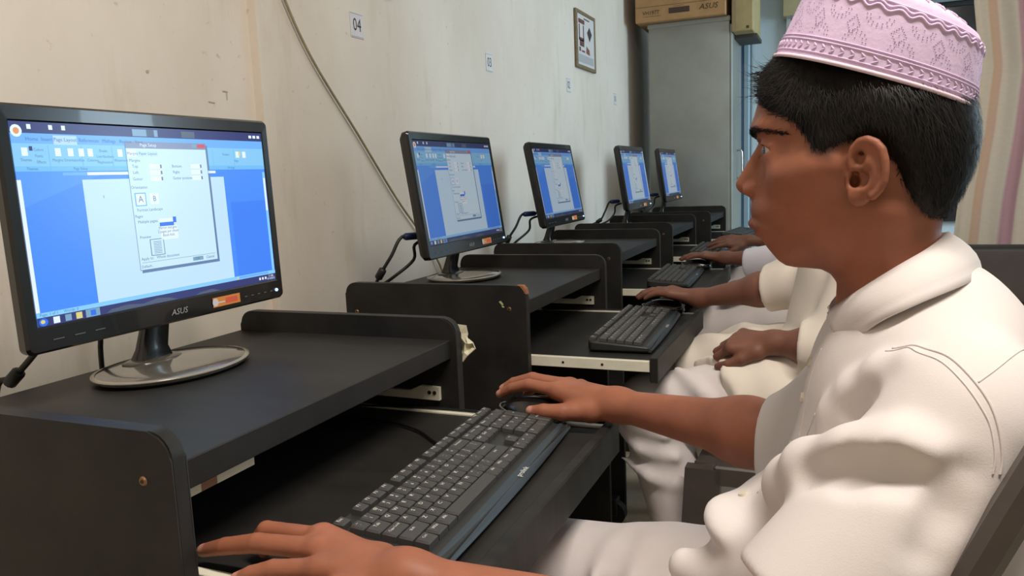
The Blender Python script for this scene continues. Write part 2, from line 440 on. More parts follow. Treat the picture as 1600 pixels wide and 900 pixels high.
def curtain():
    t = thing('striped_curtain', 'cream and mauve striped cotton curtain hanging behind the boy', 'curtain', (1.56, 2.2, 0.82))
    nx, nz = 90, 50; me = bpy.data.meshes.new('cloth')
    V = []; UV = []
    for j in range(nz + 1):
        v = j / nz                      # 0 bottom .. 1 top
        for i in range(nx + 1):
            u = i / nx
            x = float(np.interp(v, [0, .13, .27, .40, .54, 1], [-.079, -.065, -.039, -.023, -.045, -.06])) * (1 - u) + u * 0.72
            amp = 0.016 + 0.020 * v
            y = amp * math.sin(u * 30 + 1.2 * v) + 0.010 * math.sin(u * 71 + 3 * v)
            z = v * 1.35 - 0.15 * u * (1 - v) - .018 + 0.006 * math.sin(u * 30)
            V.append((x, y, z)); UV.append((u * 3.3 + 0.06 * v, v))
    F = [(j * (nx + 1) + i, j * (nx + 1) + i + 1, (j + 1) * (nx + 1) + i + 1, (j + 1) * (nx + 1) + i) for j in range(nz) for i in range(nx)]
    me.from_pydata(V, [], F); uvl = me.uv_layers.new(name='UVMap')
    for lp in me.loops: uvl.data[lp.index].uv = UV[lp.vertex_index]
    smooth(me)
    o = link('cloth', me, curtain_mat(), t)
    s = o.modifiers.new('thick', 'SOLIDIFY'); s.thickness = 0.002
    tube('curtain_rod', [(-0.3, 0, 1.36), (0.9, 0, 1.36)], 0.010, hm, t, 8, 1)
    for k in range(8): tube('rod_ring', [(-0.08 + k * 0.09 + 0.014 * math.cos(a), 0, 1.36 + 0.014 * math.sin(a)) for a in [j * math.pi / 4 for j in range(9)]], 0.002, hm, t, 5, 1)
curtain()
# ================================================================ computer desks
DY = [0.0, 0.904, 1.798, 2.701, 3.514]
DX = [0.086, 0.064, 0.017, -0.004, 0.029]
DW = 0.575
TRAYX = [0.874, 0.849, 0.804, 0.775, 0.800]
ZP, ZS, ZB, ZT = 0.869, 0.835, 0.806, 0.722
PT = 0.018
def side_panel_mesh(y0, y1):
    out = rrect(0.1155, 0.0, 0.536, ZP, [0, 0, 0.026, 0.024], 6)
    bm = prism_bm(out, y0, y1, 1)
    es = [e for e in bm.edges if abs(e.verts[0].co.y - e.verts[1].co.y) < 1e-6]
    bmesh.ops.bevel(bm, geom=es, offset=0.0022, segments=2, affect='EDGES')
    return bm_mesh(bm, 'side_panel', True, 0.5)
def build_desk():
    t = thing('computer_desk', 'x', 'desk')
    a = link('side_panel', side_panel_mesh(0, PT), M_DESK, t)
    b = link('side_panel', side_panel_mesh(DW - PT, DW), M_DESK, t)
    box('monitor_shelf', (0.1155, PT, ZB), (0.526, DW - PT, ZS), M_DESKTOP, t, 0.0012, 1)
    box('back_panel', (0.135, PT, 0.30), (0.150, DW - PT, ZB), M_DESK, t)
    box('foot_shelf', (0.14, PT, 0.09), (0.40, DW - PT, 0.108), M_DESK, t)
    for (px, pz) in ((0.4995, 0.8215), (0.122 + 0.02, 0.806)):
        for par, yy, s in ((a, -0.0004, 1), (b, DW + 0.0004, -1)):
            bm = bmesh.new()
            bmesh.ops.create_cone(bm, cap_ends=True, segments=14, radius1=0.0052, radius2=0.0036, depth=0.0022, matrix=Matrix.Translation((px, yy, pz)) @ Matrix.Rotation(math.radians(90 * s), 4, 'X'))
            sc = link('screw', bm_mesh(bm, 'screw', True, 0.5), M_SCREW, par)
            bm = bmesh.new()
            bmesh.ops.create_cone(bm, cap_ends=True, segments=6, radius1=0.002, radius2=0.002, depth=0.001, matrix=Matrix.Translation((px, yy - 0.0011 * s, pz)) @ Matrix.Rotation(math.radians(90), 4, 'X'))
            link('socket', bm_mesh(bm, 'socket'), M_BACK, par)
    # fixed slide rails on the inner faces of the panels
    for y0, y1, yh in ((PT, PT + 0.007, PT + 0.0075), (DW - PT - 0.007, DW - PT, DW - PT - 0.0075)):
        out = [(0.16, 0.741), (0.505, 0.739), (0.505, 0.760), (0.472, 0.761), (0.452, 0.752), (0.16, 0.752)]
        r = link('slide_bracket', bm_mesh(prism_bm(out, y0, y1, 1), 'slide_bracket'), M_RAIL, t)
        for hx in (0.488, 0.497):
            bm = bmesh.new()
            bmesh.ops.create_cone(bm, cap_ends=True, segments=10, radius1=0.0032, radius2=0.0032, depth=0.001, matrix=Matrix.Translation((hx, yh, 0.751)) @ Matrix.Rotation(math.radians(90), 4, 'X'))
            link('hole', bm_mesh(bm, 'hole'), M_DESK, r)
    # pull-out tray, origin moved per desk along x (front board at local x = 0)
    tr = link('keyboard_tray', bm_mesh(box_bm((-0.60, 0.036, ZT - 0.016), (-0.012, DW - 0.036, ZT), 0.001, 1), 'tray'), M_DESKTOP, t)
    box('front_board', (-0.012, 0.022, 0.684), (0.004, DW - 0.022, 0.7335), M_DESK, tr, 0.002, 1)
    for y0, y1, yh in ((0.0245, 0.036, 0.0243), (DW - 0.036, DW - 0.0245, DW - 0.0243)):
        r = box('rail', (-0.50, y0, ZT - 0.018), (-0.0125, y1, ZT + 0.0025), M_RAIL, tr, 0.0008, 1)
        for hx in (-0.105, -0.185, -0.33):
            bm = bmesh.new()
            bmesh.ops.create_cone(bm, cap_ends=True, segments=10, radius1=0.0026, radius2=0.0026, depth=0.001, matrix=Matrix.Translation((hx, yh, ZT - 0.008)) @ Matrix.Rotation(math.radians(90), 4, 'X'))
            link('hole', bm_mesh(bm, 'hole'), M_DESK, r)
    return t, tr
desk0, tray0 = build_desk()
DESK_LABEL = ['black laminate computer desk carrying the largest-looking monitor with no number sign above',
              'black laminate computer desk with chipped corner standing below wall sign zero-four',
              'black laminate computer desk standing below wall sign zero-three',
              'black laminate computer desk standing below wall sign zero-two',
              'black laminate computer desk below wall sign zero-one in front of the steel cabinet']
DESKS = []
for i in range(5):
    d = desk0 if i == 0 else copy_tree(desk0)
    d.location = (DX[i], DY[i], 0)
    d['label'] = DESK_LABEL[i]; d['group'] = 'black computer desks along the wall'
    for c in d.children:
        if c.name.startswith('keyboard_tray'): c.location.x = TRAYX[i] - DX[i]
    DESKS.append(d)
# wear on the first two desks
d = DESKS[0]
box('cream_batten', (0.510, PT + 0.004, 0.7935), (0.516, 0.050, 0.8057), M_CREAM, d)
box('brown_batten', (0.510, 0.050, 0.7935), (0.516, 0.071, 0.8057), mat('brown_batten', (128, 86, 58), 0.6), d)
box('cream_batten', (0.510, 0.071, 0.7935), (0.516, 0.124, 0.8057), M_CREAM, d)
d = DESKS[1]
bm = prism_bm([(0.5165, 0.8695), (0.5235, 0.8670), (0.5300, 0.8600), (0.5335, 0.8525), (0.5370, 0.8520), (0.5345, 0.8620), (0.5280, 0.8690)], 0.0012, 0.016, 1)
link('chipped_edge', bm_mesh(bm, 'chipped_edge'), M_BARE, d)
M_PAINTFLECK = mat('green_paint_fleck', (176, 184, 120), 0.6)
for k, pl in enumerate(([(0.478, .836), (.482, .838), (.488, .831), (.485, .829)], [(.483, .828), (.487, .8285), (.490, .825), (.486, .8245)])):
    link('paint_fleck', bm_mesh(prism_bm(pl, -0.0006, 0.0004, 1), 'paint_fleck'), M_PAINTFLECK, d)

# ---- crumpled paper wedged between the first two desks
def crumple():
    me = bpy.data.meshes.new('sheet'); V = []; n = 9
    out = [(0.605, .856), (.626, .853), (.623, .838), (.636, .826), (.640, .816), (.630, .806), (.622, .796), (.606, .800)]
    rn = random.Random(3); V.append((0.625, 0.583, 0.826))
    for (x, z) in out: V.append((x, 0.585 + rn.uniform(-.008, .010), z))
    mid = len(V)
    for (x, z) in out: V.append(((x + .625) / 2 + rn.uniform(-.003, .003), 0.586 + rn.uniform(-.009, .012), (z + .826) / 2))
    F = []
    k = len(out)
    for i in range(k):
        j = (i + 1) % k
        F += [(0, mid + i, mid + j), (mid + i, 1 + i, 1 + j, mid + j)]
    me.from_pydata(V, [], F)
    o = link('crumpled_paper', me, mat('cream_paper', (206, 198, 172), 0.8, var=0.08, scale=60))
    o.modifiers.new('t', 'SOLIDIFY').thickness = 0.002
    return tag(o, 'crumpled cream paper wedged between two black desks', 'paper')
crumple()
# ================================================================ monitors
SW, SH = 0.410, 0.233            # lit area
MW, MH = 0.442, 0.284
SZ = MH / 2 - 0.020 - SH / 2     # screen centre above panel centre
UI = {'navy': (28, 34, 104), 'tab': (104, 172, 250), 'tabon': (176, 214, 246), 'ribbon': (128, 196, 240), 'ribbon2': (108, 184, 244), 'blue': (66, 138, 250), 'blue2': (76, 148, 251), 'blue3': (58, 127, 243),
      'page': (190, 224, 246), 'dlg': (198, 230, 246), 'dlgbar': (126, 142, 176), 'red': (206, 72, 92), 'ink': (78, 112, 152), 'shade': (96, 126, 168), 'white': (224, 240, 250), 'sel': (40, 112, 232), 'green': (120, 164, 120),
      'task': (44, 52, 112), 'dusk': (74, 88, 112), 'glass': (120, 160, 190), 'icon': (216, 204, 130), 'orange': (222, 148, 84), 'status': (132, 202, 252)}
UIK = list(UI)
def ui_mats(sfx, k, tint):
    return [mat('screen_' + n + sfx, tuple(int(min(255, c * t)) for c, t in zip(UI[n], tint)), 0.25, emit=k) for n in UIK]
def screen_mesh(mats):
    bm = bmesh.new()
    def pos(u, v, l): return (0.0002 + l * 0.00012, (u - 0.5) * SW, (0.5 - v) * SH)
    def R(u0, v0, u1, v1, c, l):
        f = bm.faces.new([bm.verts.new(pos(a, b, l)) for a, b in ((u0, v1), (u1, v1), (u1, v0), (u0, v0))]); f.material_index = UIK.index(c)
    def Pg(pts, c, l):
        f = bm.faces.new([bm.verts.new(pos(a, b, l)) for a, b in pts]); f.material_index = UIK.index(c)
    def T(u, v, s, size, c='ink', l=6, sx=1.0):
        text_into(bm, s, lambda a, b: (0.0002 + l * 0.00012, (u - 0.5) * SW + a, (0.5 - v) * SH + b), UIK.index(c), size * sx, size)
    R(0, 0, 1, 1, 'blue', 0)
    Pg([(0, .24), (.30, .24), (.20, .30), (.10, .36), (0, .42)], 'blue2', 1)
    R(.80, .45, 1, .93, 'blue3', 1)
    R(0, 0, 1, .055, 'navy', 1)
    for u0, u1, c in ((.40, .50, 'glass'), (.455, .485, 'dusk'), (.60, .66, 'dusk')): R(u0, .012, u1, .05, c, 2)
    for k in range(3): R(.93 + k * .022, .018, .945 + k * .022, .036, 'white', 2)
    for u in (.05, .115, .155): R(u, .012, u + .012, .035, 'white', 2)
    R(0, .055, 1, .105, 'tab', 1)
    Pg([(.018 + .017 * math.cos(a), .045 + .030 * math.sin(a)) for a in [k * math.pi / 6 for k in range(12)]], 'white', 3)
    Pg([(.018 + .009 * math.cos(a), .045 + .016 * math.sin(a)) for a in [k * math.pi / 6 for k in range(12)]], 'orange', 4)
    R(.125, .062, .20, .108, 'tabon', 2)
    for u, s in ((.06, 'Home'), (.105, 'Insert'), (.162, 'Page Layout'), (.24, 'References'), (.31, 'Mailings'), (.37, 'Review'), (.42, 'View')): T(u, .083, s, 0.0062)
    R(0, .105, 1, .24, 'ribbon', 1); R(0, .215, 1, .24, 'ribbon2', 2)
    for k in range(1, 9): R(k * .105, .112, k * .105 + .0015, .235, 'tab', 3)
    for u in (.025, .125, .165, .20, .23, .335, .385, .85, .885): R(u, .125, u + .018, .165, 'white', 4)
    R(.048, .118, .058, .140, 'navy', 4); R(.865, .125, .875, .15, 'icon', 5)
    for u, v, s in ((.035, .185, 'Themes'), (.075, .135, 'Colors'), (.075, .165, 'Fonts'), (.08, .195, 'Effects'), (.13, .185, 'Margins'), (.175, .185, 'Orientation'), (.208, .185, 'Size'), (.245, .185, 'Columns'), (.285, .135, 'Breaks'), (.29, .165, 'Line Numbers'), (.288, .195, 'Hyphenation'), (.345, .185, 'Watermark'), (.80, .145, 'Position'), (.85, .185, 'Align'), (.05, .228, 'Themes'), (.20, .228, 'Page Setup'), (.82, .228, 'Arrange')): T(u, v, s, 0.0048, sx=.9)
    R(.22, .247, .74, .262, 'white', 3); R(.14, .247, .22, .262, 'tab', 3)
    R(0, .28, .012, .93, 'white', 2)
    R(.985, .26, .998, .93, 'status', 2); R(.986, .30, .997, .52, 'white', 3)
    R(.20, .285, .777, .932, 'page', 2)
    R(.265, .37, .267, .385, 'ink', 3)
    # page setup dialog
    R(.372, .092, .712, .815, 'shade', 3)
    R(.365, .080, .704, .800, 'dlg', 4); R(.365, .080, .704, .118, 'dlgbar', 5)
    R(.665, .086, .700, .108, 'red', 6); R(.64, .086, .662, .108, 'glass', 6)
    for a in ((.365, .08, .367, .80), (.702, .08, .704, .80), (.365, .797, .704, .80)): R(*a, 'shade', 5)
    R(.372, .125, .405, .165, 'white', 5); R(.405, .130, .49, .165, 'page', 5)
    T(.455, .099, 'Page Setup', .0062, 'white', 6)
    for u, v, s in ((.390, .147, 'Margins'), (.430, .147, 'Paper'), (.468, .147, 'Layout'), (.395, .185, 'Margins'), (.395, .218, 'Top:'), (.395, .252, 'Left:'), (.40, .288, 'Gutter:'), (.565, .218, 'Bottom:'), (.56, .252, 'Right:'), (.585, .288, 'Gutter position:'),
                    (.400, .335, 'Orientation'), (.402, .462, 'Portrait'), (.455, .462, 'Landscape'), (.385, .497, 'Pages'), (.418, .528, 'Multiple pages:'), (.40, .615, 'Preview'), (.452, .737, 'Apply to:   Whole document'), (.395, .78, 'Default...')): T(u, v, s, .0055, 'ink', 6)
    for u in (.45, .625):
        for v in (.205, .24, .275):
            R(u, v, u + .052, v + .027, 'white', 5); R(u + .043, v + .003, u + .050, v + .024, 'shade', 6)
    R(.378, .365, .422, .44, 'tab', 5); R(.382, .371, .418, .434, 'white', 6); R(.437, .37, .472, .432, 'white', 5)
    T(.40, .402, 'A', .012, 'ink', 7); T(.455, .402, 'B', .010, 'ink', 6)
    R(.463, .518, .535, .54, 'white', 5); R(.52, .512, .534, .545, 'sel', 6); R(.463, .54, .522, .562, 'sel', 6)
    R(.463, .562, .536, .640, 'white', 5)
    for v, s in ((.572, 'Mirror margins'), (.593, '2 pages per sheet'), (.615, 'Book fold')): T(.495, v, s, .005, 'ink', 6)
    R(.415, .63, .472, .725, 'shade', 5); R(.418, .634, .469, .721, 'dlg', 6)
    for k in range(8): R(.428, .645 + k * .0092, .460, .648 + k * .0092, 'shade', 7)
    R(.375, .757, .695, .759, 'shade', 5)
    R(.588, .765, .635, .788, 'glass', 5); R(.645, .765, .692, .788, 'page', 5); T(.61, .777, 'OK', .0055, 'ink', 6); T(.668, .777, 'Cancel', .0055, 'ink', 6)
    # status and task bars
    R(0, .932, 1, .955, 'status', 3); T(.07, .943, 'Page: 1 of 1     Words: 0', .0050, 'ink', 4); R(.80, .936, .96, .950, 'tab', 4); R(.79, .936, .797, .952, 'icon', 4)
    R(0, .955, 1, 1, 'task', 3)
    Pg([(.22, .998), (.24, .980), (.30, .972), (.36, .985), (.42, .968), (.47, .980), (.50, .998)], 'dusk', 4)
    Pg([(.58, .998), (.60, .985), (.66, .978), (.70, .998)], 'dusk', 4)
    Pg([(.018 + .014 * math.cos(a), .978 + .02 * math.sin(a)) for a in [k * math.pi / 6 for k in range(12)]], 'sel', 5)
    Pg([(.016 + .007 * math.cos(a), .976 + .010 * math.sin(a)) for a in [k * math.pi / 6 for k in range(12)]], 'icon', 6)
    for u, c in ((.048, 'white'), (.085, 'glass'), (.12, 'icon')): R(u, .961, u + .02, .994, c, 5)
    R(.152, .957, .20, .998, 'glass', 5); R(.168, .963, .186, .992, 'sel', 6)
    for k in range(3): R(.905 + k * .016, .968, .914 + k * .016, .985, 'white', 5)
    T(.972, .968, '11:46', .0055, 'white', 5); T(.972, .986, '3/14/2012', .0045, 'white', 5)
    me = bpy.data.meshes.new('screen_picture'); bm.to_mesh(me); bm.free()
    for x in mats: me.materials.append(x)
    return me
SCR_NEAR = screen_mesh(ui_mats('', 0.95, (1.0, 1.0, 1.0)))
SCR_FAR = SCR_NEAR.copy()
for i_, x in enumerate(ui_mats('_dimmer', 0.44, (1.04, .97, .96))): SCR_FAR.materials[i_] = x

def monitor_parts():
    t = thing('flat_monitor', 'x', 'monitor')
    # front bezel ring
    bm = bmesh.new()
    yo, zo = MW / 2, MH / 2
    z1 = SZ + SH / 2; z0 = SZ - SH / 2; yi = SW / 2
    def ring(x, y, za, zb, r): return [(x, a, b) for a, b in rrect(-y, za, y, zb, r, 4)]
    rings = [ring(-0.016, yo - .001, -zo + .001, zo - .001, .008), ring(-0.004, yo, -zo, zo, .008), ring(0.0, yo - .003, -zo + .003, zo - .003, .006),
             ring(0.0005, yi + .002, z0 - .002, z1 + .002, .001), ring(-0.0012, yi, z0, z1, .0005)]
    loft_bm(rings, True, False, False, bm)
    bz = link('bezel', bm_mesh(bm, 'bezel', True, 0.5), M_BEZEL, t)
    sc = link('screen', bm_mesh(box_bm((-0.006, -yi - .001, z0 - .001), (-0.0013, yi + .001, z1 + .001)), 'screen'), mat('lcd_glass', (14, 14, 18), 0.3), bz)
    pic = link('screen_picture', SCR_NEAR, None, bz); pic.location = (-0.0012, 0, SZ)
    # back shell
    bm = bmesh.new()
    loft_bm([ring(-0.016, yo - .001, -zo + .001, zo - .001, .008), ring(-0.026, yo - .008, -zo + .008, zo - .008, .010), ring(-0.045, yo - .09, -zo + .05, zo - .06, .02), ring(-0.052, yo - .11, -zo + .06, zo - .08, .02)], True, True, True, bm)
    link('back_shell', bm_mesh(bm, 'back_shell', True, 0.6), M_BACK, bz)
    zb = (z0 - zo) / 2 - 0.0012
    bm = bmesh.new(); text_into(bm, 'ASUS', lambda a, b: (0.0012, a, zb + b), 0, 0.0125, 0.0115, 0.25)
    link('maker_logo', bm_mesh(bm, 'logo'), M_LOGO, bz)
    # orange sticker
    bm = bmesh.new()
    def fq(y0, b0, y1, b1, x, mi):
        f = bm.faces.new([bm.verts.new((x, a, b)) for a, b in q(y0, b0, y1, b1)]); f.material_index = mi
    fq(0.062, zb - .006, 0.118, zb + .008, 0.0012, 0); fq(0.088, zb - .003, .112, zb + .005, 0.0014, 1); fq(0.066, zb - .001, .086, zb + .001, 0.0014, 2)
    f = bm.faces.new([bm.verts.new((0.0014, .067 + .006 * math.cos(a), zb + .001 + .006 * math.sin(a))) for a in [k * math.pi / 5 for k in range(10)]]); f.material_index = 2
    o = link('sticker', bm_mesh(bm, 'sticker'), [mat('orange_sticker', (224, 142, 66), 0.5), mat('red_sticker_print', (226, 96, 72), 0.5), mat('white_sticker_print', (220, 214, 214), 0.5)], bz)
    bm = bmesh.new()
    for k in range(5): bm.faces.new([bm.verts.new((0.0012, a, b)) for a, b in q(.128 + k * .0145, zb - .0008, .134 + k * .0145, zb + .0008)])
    for k in range(3): bm.faces.new([bm.verts.new((0.0012, a, b)) for a, b in q(-.19 + k * .028, zb - .0006, -.176 + k * .028, zb + .0006)])
    link('button_marks', bm_mesh(bm, 'marks'), mat('grey_marks', (92, 92, 92), 0.5), bz)
    bm = bmesh.new(); bmesh.ops.create_uvsphere(bm, u_segments=10, v_segments=6, radius=0.0026, matrix=Matrix.Translation((0.001, 0.202, zb)))
    link('power_light', bm_mesh(bm, 'led', True), mat('blue_power_led', (150, 200, 255), 0.3, emit=3.0), bz)
    # stand
    rings = []
    for (z, cx, wx, wy) in ((0.012, -0.040, .016, .028), (0.03, -0.038, .011, .022), (0.06, -0.029, .010, .020), (0.09, -0.024, .010, .020), (0.15, -0.026, .010, .020)):
        rings.append([(cx + a, b, z) for a, b in rrect(-wx, -wy, wx, wy, .006, 3)])
    link('stand_neck', bm_mesh(loft_bm(rings), 'neck', True, 0.6), M_BEZEL, t)
    rx, ry = 0.088, 0.112
    def el(k, z): return [(rx * k * math.cos(a), ry * k * math.sin(a), z) for a in [j * 2 * math.pi / 48 for j in range(48)]]
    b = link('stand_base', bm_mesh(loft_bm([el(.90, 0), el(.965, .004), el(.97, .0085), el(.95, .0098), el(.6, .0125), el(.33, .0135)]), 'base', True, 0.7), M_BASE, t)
    link('base_rim', bm_mesh(loft_bm([el(.965, .006), el(1.0, .0078), el(1.0, .0092), el(.945, .0103)], True, False, False), 'rim', True), M_RIM, b)
    def el2(k, z): return [(-.038 + .030 * k * math.cos(a), .046 * k * math.sin(a), z) for a in [j * 2 * math.pi / 24 for j in range(24)]]
    link('neck_collar', bm_mesh(loft_bm([el2(1, .0125), el2(.85, .0155), el2(.6, .017)]), 'collar', True), mat('smoked_collar', (74, 68, 62), 0.18, spec=.8), b)
    return t, bz, pic
mon0, _, _ = monitor_parts()
MONS = [  # base x, y, yaw, tilt, panel centre (x offset, y offset, height above shelf)
    (0.318, 0.296, 0.0, 0.025, (0.000, 0.016, 0.207)), (0.306, 1.232, 0.012, 0.135, (0.014, -0.018, 0.212)), (0.248, 2.110, 0.015, 0.18, (0.014, -0.02, 0.215)), (0.300, 3.00, 0.004, 0.149, (0.014, -0.008, 0.219)), (0.297, 3.805, 0.004, 0.139, (0.014, -0.006, 0.221))]
ML = ['black flat monitor with a bright document screen on the desk without a number sign',
      'black flat monitor on the desk under wall sign zero-four', 'black flat monitor on the desk under wall sign zero-three', 'black flat monitor on the desk under wall sign zero-two', 'black flat monitor in front of the steel cabinet under wall sign zero-one']
MONITORS = []
for i, (x, y, yaw, tilt, c) in enumerate(MONS):
    o = mon0 if i == 0 else copy_tree(mon0)
    o.location = (x, y, ZS + 0.0005); o.rotation_euler = (0, 0, yaw)
    o['label'] = ML[i]; o['group'] = 'black monitors along the wall'
    for ch in o.children:
        if ch.name.startswith('bezel'):
            ch.location = c; ch.rotation_euler = (0, -tilt, 0)
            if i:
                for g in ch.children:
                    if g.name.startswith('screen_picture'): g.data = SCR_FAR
    MONITORS.append(o)

# ---- monitor cables
CG = 'monitor cables hanging behind the desks'
def cable(pts, label, ferrite=None, plug=None, r=0.0042):
    t = thing('monitor_cable', label, 'cable', pts[0])
    L0 = Vector(pts[0]); P = [Vector(p) - L0 for p in pts]
    tube('cord', P, r, M_CABLE, t, 8, 5)
    if ferrite is not None:
        a = P[ferrite]; d = (P[ferrite + 1] - P[ferrite - 1]).normalized() * 0.014
        tube('ferrite_bead', [a - d, a - d * .8, a + d * .8, a + d], [.006, .009, .009, .006], M_CABLE, t, 10, 1)
    if plug:
        a, b = Vector(plug[0]) - L0, Vector(plug[1]) - L0
        tube('plug', [a, a.lerp(b, .1), a.lerp(b, .9), b], [.006, .0085, .0085, .006], M_BLUE, t, 8, 1)
cable([(0.27, 0.165, 0.93), (0.20, 0.19, 0.885), (0.15, 0.1846, 0.842), (0.120, 0.176, 0.815), (0.09, 0.17, 0.60), (0.09, 0.18, 0.35)], 'black video cable with a round bead beside the largest-looking monitor', 2)
cable([(0.262, 0.29, 0.94), (0.215, 0.287, 0.915), (0.194, 0.2857, 0.875), (0.190, 0.285, 0.80), (0.186, 0.285, 0.65), (0.186, 0.285, 0.45)], 'straight black power cord behind the stand of the largest-looking monitor', r=.0036)
for i, (yy, sg) in enumerate(((0.904, 'zero-four'), (1.798, 'zero-three'), (2.701, 'zero-two'), (3.514, 'zero-one'))):
    mx = MONS[i + 1][0]; my = MONS[i + 1][1]
    p0 = Vector((mx - 0.030, my - 0.155, 0.955))
    cable([p0 + Vector((-.005, .01, 0)), p0 + Vector((-.030, -.035, .0)), (mx - .075, my - .215, .915), (mx - .10, my - .225, .875), (0.118 + DX[i + 1], my - .22, .842), (0.100 + DX[i + 1], my - .215, .835), (0.092 + DX[i + 1], my - .21, .80), (0.06, my - .21, .5)],
          'looping black video cable with a bead behind the monitor under wall sign ' + sg, 3, (p0 + Vector((0, .012, 0)), p0 + Vector((-.028, -.030, .0))), .004)
    cable([p0 + Vector((.004, .03, -.01)), p0 + Vector((-.012, -.01, -.02)), (mx - .05, my - .16, .90), (mx - .085, my - .19, .865), (0.118 + DX[i + 1], my - .19, .842), (0.100 + DX[i + 1], my - .185, .835), (0.092 + DX[i + 1], my - .18, .79), (0.06, my - .18, .5)],
          'plain black power cord behind the monitor under wall sign ' + sg, r=.0038)

# ================================================================ keyboards
U = 0.01762
def key_rows():
    rows = []
    fx = [(0, 1, 'Esc')] + [(2 + k, 1, 'F%d' % (k + 1)) for k in range(4)] + [(6.5 + k, 1, 'F%d' % (k + 5)) for k in range(4)] + [(11 + k, 1, 'F%d' % (k + 9)) for k in range(4)]
    fx += [(15.2 + k, 1, s) for k, s in enumerate(('PrtSc', 'ScrLk', 'Pause'))] + [(18.4 + k, 1, s) for k, s in enumerate(('Calc', 'Mail', 'Home', 'Zz'))]
    rows.append((5.28, fx))
    n = [(k, 1, s) for k, s in enumerate(('~ `', '! 1', '@ 2', '# 3', '$ 4', '% 5', '^ 6', '& 7', '* 8', '( 9', ') 0', '_ -', '+ ='))] + [(13, 2, 'Backspace')]
    n += [(15.2, 1, 'Ins'), (16.2, 1, 'Home'), (17.2, 1, 'PgUp'), (18.4, 1, 'Num'), (19.4, 1, '/'), (20.4, 1, '*'), (21.4, 1, '-')]
    rows.append((4, n))
    a = [(0, 1.5, 'Tab')] + [(1.5 + k, 1, c) for k, c in enumerate('QWERTYUIOP')] + [(11.5, 1, '{ ['), (12.5, 1, '} ]'), (13.5, 1.5, '| \\')]
    a += [(15.2, 1, 'Del'), (16.2, 1, 'End'), (17.2, 1, 'PgDn'), (18.4, 1, '7'), (19.4, 1, '8'), (20.4, 1, '9'), (21.4, 1, '+')]
    rows.append((3, a))
    b = [(0, 1.75, 'Caps Lock')] + [(1.75 + k, 1, c) for k, c in enumerate('ASDFGHJKL')] + [(10.75, 1, ': ;'), (11.75, 1, '" \''), (12.75, 2.25, 'Enter'), (18.4, 1, '4'), (19.4, 1, '5'), (20.4, 1, '6')]
    rows.append((2, b))
    c = [(0, 2.25, 'Shift')] + [(2.25 + k, 1, s) for k, s in enumerate('ZXCVBNM')] + [(9.25, 1, '< ,'), (10.25, 1, '> .'), (11.25, 1, '? /'), (12.25, 2.75, 'Shift'), (16.2, 1, '^'), (18.4, 1, '1'), (19.4, 1, '2'), (20.4, 1, '3'), (21.4, 1, 'Enter')]
    rows.append((1, c))
    d = [(0, 1.25, 'Ctrl'), (1.25, 1.25, 'Win'), (2.5, 1.25, 'Alt'), (3.75, 6.25, ''), (10, 1.25, 'Alt'), (11.25, 1.25, 'Win'), (12.5, 1.25, 'Menu'), (13.75, 1.25, 'Ctrl'), (15.2, 1, '<'), (16.2, 1, 'v'), (17.2, 1, '>'), (18.4, 2, '0'), (20.4, 1, '.')]
    rows.append((0, d))
    return rows
KX0, KY0 = -11.2 * U, -0.042
_KM = {}
def key_bm(bm, w, d, h, leg, ox=0, oy=0, oz=0):
    g = 0.0009
    lo = [(ox + g, oy + g, oz), (ox + w - g, oy + g, oz), (ox + w - g, oy + d - g, oz), (ox + g, oy + d - g, oz)]
    i = 0.0021
    md = [(ox + g + .0006, oy + g + .0006, oz + h * .75), (ox + w - g - .0006, oy + g + .0006, oz + h * .75), (ox + w - g - .0006, oy + d - g - .0004, oz + h * .8), (ox + g + .0006, oy + d - g - .0004, oz + h * .8)]
    hi = [(ox + g + i, oy + g + i * .9, oz + h - .0004), (ox + w - g - i, oy + g + i * .9, oz + h - .0004), (ox + w - g - i, oy + d - g - i * .6, oz + h + .0004), (ox + g + i, oy + d - g - i * .6, oz + h + .0004)]
    loft_bm([lo, md, hi], True, False, True, bm)
    if leg:
        pts = leg.split(' ') if len(leg) == 3 and leg[1] == ' ' else [leg]
        sz = 0.0062 if len(leg) == 1 else (0.0052 if len(leg) <= 3 else 0.0040)
        for k, s in enumerate(pts):
            cx = ox + (w / 2 if len(leg) > 3 else 0.0072 if w < .02 or len(leg) == 1 else w / 2); cy = oy + d * (.62 if len(pts) == 1 else (.70 if k == 0 else .36))
            text_into(bm, s, lambda a, b: (cx + a, cy + b, oz + h + .0005 + (cy + b - oy - d / 2) * .05), 1, sz * 1.15, sz)
def key_mesh(w, d, h, leg):
    k = (w, d, h, leg)
    if k not in _KM:
        bm = bmesh.new(); key_bm(bm, w, d, h, leg)
        me = bpy.data.meshes.new('key'); bm.to_mesh(me); bm.free()
        me.materials.append(M_KEY); me.materials.append(M_PRINT); _KM[k] = me
    return _KM[k]
